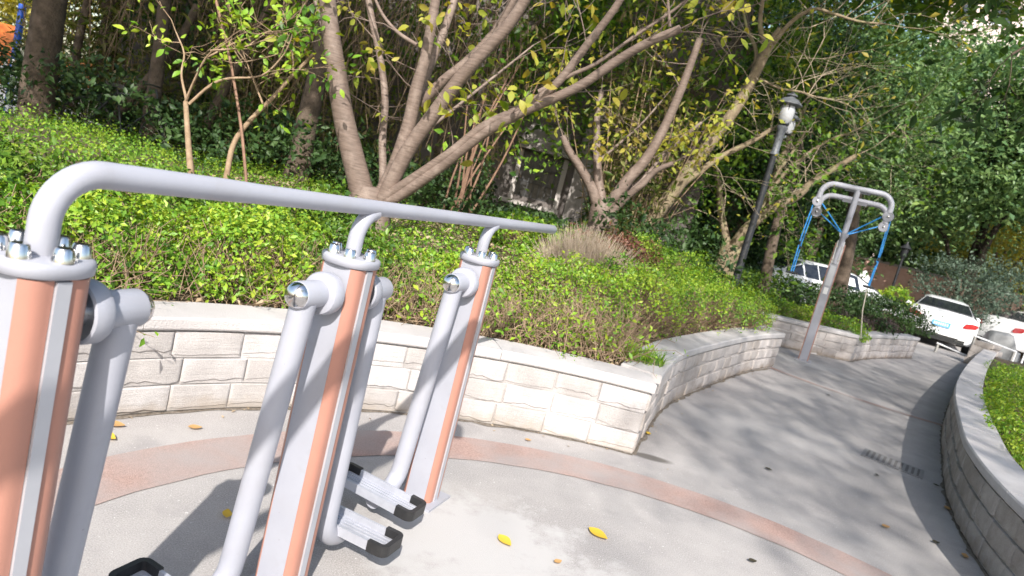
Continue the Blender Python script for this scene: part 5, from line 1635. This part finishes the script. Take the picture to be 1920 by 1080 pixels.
# clipped hedges and dark shrubs in the far bed
FH = [
    ('hedge_row', 'clipped green hedge left of the pull-down machine post', 4.15, 11.62, .85, .30, .38, 4200, .04, 'leaf_green', -.09),
    ('hedge_row', 'clipped bright green hedge right of the pull-down machine post', 5.45, 12.05, .80, .30, .36, 4200, .04, 'leaf_hedge', -.55),
    ('hedge_row', 'dull green hedge in front of the half hidden white car', 5.6, 13.8, 1.6, .45, .80, 9500, .065, 'leaf_dark', -.2),
    ('hedge_row', 'shaded hedge behind the lamp post foot', 3.6, 13.3, 1.3, .45, .78, 8500, .062, 'leaf_green', 0),
    ('shrub', 'dark purple shrub over the far wall end', 6.85, 13.5, .75, .42, .40, 5200, .04, 'leaf_purple', .75),
    ('shrub', 'dark purple-brown shrub near the white saloon', 7.8, 14.55, .75, .42, .36, 4600, .04, 'leaf_purple', .75),
    ('hedge_row', 'dull green hedge left of the white saloon', 9.0, 17.4, 1.5, .5, .8, 8500, .07, 'leaf_dark', .1),
]
for i, (nm, lab, x, y, rx, ry, h, n, ls, lm, rz) in enumerate(FH):
    shrub(nm, lab, x, y, rx, ry, h, n, ls, lm, seed=400 + i, twigs=150, rz=rz, cat='shrub' if nm == 'shrub' else 'hedge', box=True, z=.36, bottom=.35, group='hedges in the far bed')
# hedge behind the right-hand wall
RH = [(3.95, 4.85, 'lower right hedge nearest the viewer'), (4.45, 5.75, 'right hedge beside the dark curved wall'), (5.15, 6.85, 'bright right hedge at the middle of the dark wall'), (6.0, 8.1, 'right hedge where the dark wall turns away'), (7.1, 9.6, 'bright lime hedge at the far end of the dark wall'), (8.2, 11.2, 'last right hedge before the stone pier')]
for i, (x, y, lab) in enumerate(RH):
    shrub('hedge_row', lab, x + .38, y - .12, .52, .78, .32, 5200, .032, 'leaf_hedge', seed=500 + i, twigs=120, rz=-.55, cat='hedge', z=.34, box=True, bottom=.3, group='hedge along the right wall')

# dry grass clump
dx, dy = .62, 6.45
dz = sz(dx, dy)
dg = thing('dry_grass_clump', 'pale dry clipped clump beside the tip of the handrail', 'grass clump', (dx, dy, dz - .02), 0)
n = 2600
a = rng.uniform(0, 2 * np.pi, n)
q = np.sqrt(rng.uniform(0, 1, n))
A = np.column_stack([np.cos(a) * q * .33, np.sin(a) * q * .20, np.zeros(n)])
hh = .36 * np.sqrt(1.02 - q ** 2) + .16
B = A * 1.35 + np.column_stack([rng.normal(size=n) * .09, rng.normal(size=n) * .09, hh * rng.uniform(.35, 1.12, n)])
stick_obj('blades', A, B, .0028, .0012, 'leaf_straw', dg)

# long grass at the left edge and a green tuft at the wall corner
def grass(name, label, x, y, rx, ry, h, n, mat, z=None, seed=1, group='grass tufts on the bank'):
    rs = np.random.default_rng(seed)
    z0 = sz(x, y) - .02 if z is None else z
    g = thing(name, label, 'grass clump', (x, y, z0), 0, group)
    a = rs.uniform(0, 2 * np.pi, n)
    q = np.sqrt(rs.uniform(0, 1, n))
    A = np.column_stack([np.cos(a) * q * rx, np.sin(a) * q * ry, np.zeros(n)])
    ln = rs.normal(size=(n, 2)) * .35
    H = h * rs.uniform(.5, 1.1, n)
    Bm = A + np.column_stack([ln[:, 0] * H * .45, ln[:, 1] * H * .45, H * .7])
    T = A + np.column_stack([ln[:, 0] * H * 1.3, ln[:, 1] * H * 1.3, H])
    w = unit(np.column_stack([-ln[:, 1], ln[:, 0], np.zeros(n)])) * .004
    V = np.stack([A - w, A + w, Bm + w * .8, Bm - w * .8, T], 1).reshape(-1, 3)
    i = np.arange(n)[:, None] * 5
    F = np.vstack([np.hstack([i, i + 1, i + 2]), np.hstack([i, i + 2, i + 3]), np.hstack([i + 3, i + 2, i + 4])])
    np_mesh('blades', V, F, mat, g)
    return g
x, y = polar(160, 1.25)
grass('grass_clump', 'long green grass at the left edge above the handrail elbow', x, y, .7, .6, .5, 3200, 'leaf_green', seed=1)
grass('grass_clump', 'bright green grass tuft at the corner of the two walls', 1.02, 4.72, .16, .12, .2, 420, 'leaf_hedge', seed=2)
def tangle(label, x, y, rx, ry, h, n, seed, green=260):
    """dead tangled stems with a few live leaves"""
    rs = np.random.default_rng(seed)
    g = thing('dry_shrub', label, 'shrub', (x, y, sz(x, y) - .02), 0, 'dry tangled shrubs behind the wall')
    a = rs.uniform(0, 2 * np.pi, n)
    q = np.sqrt(rs.uniform(0, 1, n))
    A = np.column_stack([np.cos(a) * q * rx, np.sin(a) * q * ry, np.zeros(n)])
    SA, SB, RA, RB = [], [], [], []
    d = unit(np.column_stack([rs.normal(size=(n, 2)) * .75, np.abs(rs.normal(size=n)) + .35]))
    p, r = A, np.full(n, .0042)
    for k in range(4):
        qn = p + d * (h * rs.uniform(.22, .42, n))[:, None]
        qn[:, 2] = np.clip(qn[:, 2], .0, h * 1.1)
        SA.append(p); SB.append(qn); RA.append(r); RB.append(r * .75)
        p, r = qn, r * .75
        d = unit(d + rs.normal(size=(n, 3)) * .55 - np.array([0, 0, .12]))
    stick_obj('stems', np.vstack(SA), np.vstack(SB), np.concatenate(RA), np.concatenate(RB), 'twig', g)
    P = np.vstack(SB)[rs.integers(0, n * 4, green)] + rs.normal(size=(green, 3)) * .02
    leaf_obj('foliage', P, .032, 'leaf_hedge', g)
    return g
for k, (a_, q_, rx, ry, h, n, lab) in enumerate(((112, .50, .42, .24, .30, 260, 'dry tangled shrub just right of the far post'), (103, .52, .40, .26, .32, 260, 'dry tangled shrub halfway between far post and wall corner'), (95, .55, .34, .26, .36, 260, 'dead brown shrub nearest the wall corner'),
        (126, .46, .42, .22, .32, 260, 'dry tangled shrub above the wall between the two posts'), (147, .48, .42, .22, .32, 240, 'leafless tangled shrub above the wall left of the middle post'), (158, .45, .40, .22, .34, 240, 'tangled dead stems right of the first post cap'))):
    x, y = polar(a_, q_)
    tangle(lab, x, y, rx, ry, h, int(n * .7), 700 + k, 1000 if a_ < 130 else 700)

# reddish multi-stemmed cane shrub left of the barred window
cs = thing('cane_shrub', 'clump of slender reddish stems left of the barred window', 'shrub', (-1.05, 9.0, sz(-1.05, 9.0) - .05), 0)
rs = np.random.default_rng(640)
mbs = MB()
for k in range(11):
    ln = rs.normal() * .22 + .02
    b0 = np.array((rs.normal() * .12, rs.normal() * .1, 0))
    top = b0 + np.array((ln, rs.normal() * .25, rs.uniform(1.3, 2.4)))
    mbs.tube(catmull([b0, b0 * .5 + top * .5 + rs.normal(size=3) * .07, top], 4), [.017 - .0012 * i for i in range(9)], 6)
mbs.build('stems', 'cane', cs, smooth=True)
tp = np.column_stack([rs.normal(size=160) * .5, rs.normal(size=160) * .3, rs.uniform(.9, 2.4, 160)])
leaf_obj('foliage', tp, .09, 'leaf_hedge', cs)

# ground cover: nobody could count it
def scatter(n, x0, x1, y0, y1, poly, dmin, seed):
    rs = np.random.default_rng(seed)
    P = np.column_stack([rs.uniform(x0, x1, n), rs.uniform(y0, y1, n)])
    k = inside(P, poly)
    P = P[k]
    d = seg_dist(P, FRONT_NP)
    P = P[d > dmin]
    return P, rs
P, rs = scatter(150000, -6.5, 4.5, 1.5, 11.5, BOUND_NP, .30, 600)
dd = seg_dist(P, FRONT_NP)
keep = rs.uniform(size=len(P)) < np.clip(.35 + .3 * np.sin(P[:, 0] * 2.1) * np.sin(P[:, 1] * 1.7) + .25 * (P[:, 0] < -.5), .15, 1)
P = P[keep]
Z = soil_z(P[:, 0], P[:, 1]) + np.abs(rs.normal(size=len(P))) * .09
o = leaf_obj('ground_cover', np.column_stack([P, Z]), .031, 'leaf_cover', spread=.9)
tag(o, 'low green leafy ground cover all over the planted bank', 'ground cover', kind='stuff')
P, rs = scatter(26000, -3.5, 4.2, 1.5, 10.5, BOUND_NP, .27, 601)
Z = soil_z(P[:, 0], P[:, 1]) + .01 + np.abs(rs.normal(size=len(P))) * .02
o = leaf_obj('leaf_litter', np.column_stack([P, Z]), .05, 'leaf_dry', spread=.35)
tag(o, 'brown dead leaf litter on the soil of the bank', 'leaf litter', kind='stuff')
n = 9000
P, rs = scatter(n * 3, -3.5, 3.4, 1.5, 9, BOUND_NP, .28, 602)
d0 = seg_dist(P, FRONT_NP)
P = P[(d0 < .75)][:2600]
Z = soil_z(P[:, 0], P[:, 1])
A = np.column_stack([P, Z])
B = A + np.column_stack([rs.normal(size=len(P)) * .10, rs.normal(size=len(P)) * .10, rs.uniform(.08, .34, len(P))])
o = stick_obj('dead_stems', A, B, .003, .0015, 'twig')
tag(o, 'bare brown dead stems along the front of the bank', 'stems', kind='stuff')

# dark undergrowth and thin bamboo in front of the old house
n = 420
rs = np.random.default_rng(610)
A = np.column_stack([rs.uniform(-8.5, 3.4, n), rs.uniform(10.2, 12.6, n), np.full(n, .2)])
A = A[(rs.uniform(size=n) < np.where(A[:, 0] < -.8, .35, 1)) & ~((A[:, 0] > -.75) & (A[:, 0] < .95)) & (A[:, 0] < 1.7) & (rs.uniform(size=n) < .75)]
n = len(A)
B = A + np.column_stack([rs.normal(size=n) * .35 - .1, rs.normal(size=n) * .3, rs.uniform(2.0, 5.6, n)])
mid = (A + B) / 2 + rs.normal(size=A.shape) * .08
o = stick_obj('bamboo_stems', np.vstack([A, mid]), np.vstack([mid, B]), .011, .007, 'twig')
tag(o, 'thicket of thin bamboo stems in front of the old house', 'bamboo', kind='stuff')
k = rs.integers(0, n, 24000)
t = rs.uniform(.15, 1.0, 24000)[:, None]
P = A[k] * (1 - t) + B[k] * t + rs.normal(size=(24000, 3)) * .26
P = P[~((P[:, 0] > -.72) & (P[:, 0] < .85) & (P[:, 2] < 2.75))]
o = leaf_obj('bamboo_leaves', P, .13, 'leaf_bamboo', aspect=.25, droop=.9, spread=1.0)
tag(o, 'narrow bamboo leaves hanging in the thicket', 'bamboo', kind='stuff')
n = 30000
P = np.column_stack([rs.uniform(-9.5, 5.2, n), rs.uniform(8.4, 12.4, n), np.zeros(n)])
hmax = .35 + .75 * (np.sin(P[:, 0] * 1.9) * np.sin(P[:, 1] * 2.3 + 1) * .5 + .5)
P[:, 2] = soil_z(P[:, 0], P[:, 1]) + hmax * np.sqrt(rs.uniform(0, 1, n))
P = P[inside(P[:, :2], BOUND_NP) & (seg_dist(P[:, :2], FRONT_NP) > .5) & ((P[:, 0] < 3.0) | (P[:, 1] > 12.6))]
P = P[~((P[:, 0] > -.65) & (P[:, 0] < .8) & (P[:, 2] > 1.15))]
o = leaf_obj('undergrowth', P, .075, 'leaf_dark', spread=.9)
tag(o, 'dark leafy undergrowth between the trunks', 'undergrowth', kind='stuff')

n = 36
A = np.column_stack([rs.uniform(.9, 2.0, n), rs.uniform(9.9, 11.2, n), np.full(n, .5)])
B = A + np.column_stack([rs.normal(size=n) * .55 + .1, rs.normal(size=n) * .25, rs.uniform(1.0, 3.6, n)])
mid = (A + B) / 2 + rs.normal(size=A.shape) * .1
o = stick_obj('bare_stems', np.vstack([A, mid]), np.vstack([mid, B]), .009, .005, 'twig')
tag(o, 'pale bare stems between the window and the lamp post', 'stems', kind='stuff')
# hanging brown vines / dead leaves over the shade at top left
n = 420
A = np.column_stack([rs.uniform(-6.5, -.8, n), rs.uniform(9.6, 11, n), rs.uniform(2.6, 4.6, n)])
B = A + np.column_stack([rs.normal(size=n) * .3, rs.normal(size=n) * .15, -rs.uniform(.4, 1.6, n)])
o = stick_obj('hanging_vines', A, B, .006, .004, 'twig')
tag(o, 'tangle of dry hanging vines in the dark wood', 'vines', kind='stuff')

# ------------------------------------------------------------------ fallen leaves on the paving
def fallen(label, x, y, size, mat, rz):
    vs = []
    m = 8
    L = size
    for k in range(m + 1):
        t = k / m
        w = .26 * L * math.sin(math.pi * t ** .85) + .002
        z = .008 + .10 * L * (t - .5) ** 2 * 2
        vs += [(t * L - L / 2, -w, z + .10 * w), (t * L - L / 2, 0, z), (t * L - L / 2, w, z + .35 * w)]
    fs = []
    for k in range(m):
        for j in range(2):
            a = k * 3 + j
            fs.append((a, a + 1, a + 4, a + 3))
    o = MB().add(vs, fs).build('fallen_leaf', mat, None, smooth=True, fix=False)
    o.location = (x, y, .002)
    o.rotation_euler = (0, 0, rz)
    return tag(o, label, 'leaf', 'fallen leaves on the paving')
FL = [(-.81, 2.315, .06, 'fallen_yellow', 1.9, 'small yellow leaf left of the middle post'), (.233, 2.631, .085, 'fallen_yellow', -.9, 'yellow curled leaf on the pale cement stain'),
      (.658, 2.90, .105, 'fallen_yellow', -.7, 'largest bright yellow leaf inside the red band'), (2.563, 3.945, .06, 'fallen_brown', .3, 'tan leaf on the sunlit paving near the right'),
      (3.371, 4.626, .075, 'fallen_brown', .8, 'orange-brown leaf at the foot of the dark wall'), (-1.522, 2.762, .08, 'fallen_brown', .2, 'brown leaf below the curved wall at left'),
      (-1.483, 2.647, .09, 'fallen_yellow', -.3, 'yellow leaf by the red band at left'), (-1.248, 2.926, .06, 'fallen_brown', .5, 'pale leaf under the curved wall'),
      (1.178, 4.571, .06, 'fallen_yellow', 1.2, 'yellow leaf beside the wall corner, nearer one'), (1.164, 4.724, .05, 'fallen_yellow', .4, 'yellow leaf beside the wall corner, farther one'),
      (2.009, 4.466, .05, 'fallen_dark', -.6, 'dark leaf in the middle of the path'), (3.896, 7.777, .05, 'fallen_dark', .5, 'tiny dark leaf near the far red band'),
      (1.428, 3.032, .045, 'fallen_dark', .2, 'dark leaf below the red band at the bottom'), (3.603, 5.139, .05, 'fallen_dark', -.6, 'dark leaf right of the drain grate'),
      (2.965, 3.80, .07, 'fallen_brown', .9, 'brown leaf at the lower end of the dark wall'), (2.85, 3.90, .05, 'fallen_dark', .1, 'dark leaf at the lower right of the paving'),
      (.46, 2.577, .04, 'fallen_brown', .7, 'tiny brown leaf at the bottom edge'), (.318, 3.85, .04, 'fallen_brown', .2, 'small brown leaf at the foot of the sunlit wall'),
      (3.05, 5.0, .045, 'fallen_dark', 1.2, 'small dark leaf left of the drain grate')]
for x, y, s, m, r, lab in FL:
    fallen(lab, x, y, s, m, r)
n = 6000
rs = np.random.default_rng(620)
P = np.column_stack([rs.uniform(-2.2, 6, n), rs.uniform(2.4, 11, n)])
d = seg_dist(P, FRONT_NP)
P = P[(~inside(P, BOUND_NP)) & (d < np.abs(rs.normal(size=n)) * .09 + .02)]
o = leaf_obj('wall_foot_litter', np.column_stack([P, np.full(len(P), .006)]), .022, 'leaf_dry', spread=.15)
tag(o, 'crumbs of dry litter along the foot of the walls', 'litter', kind='stuff')
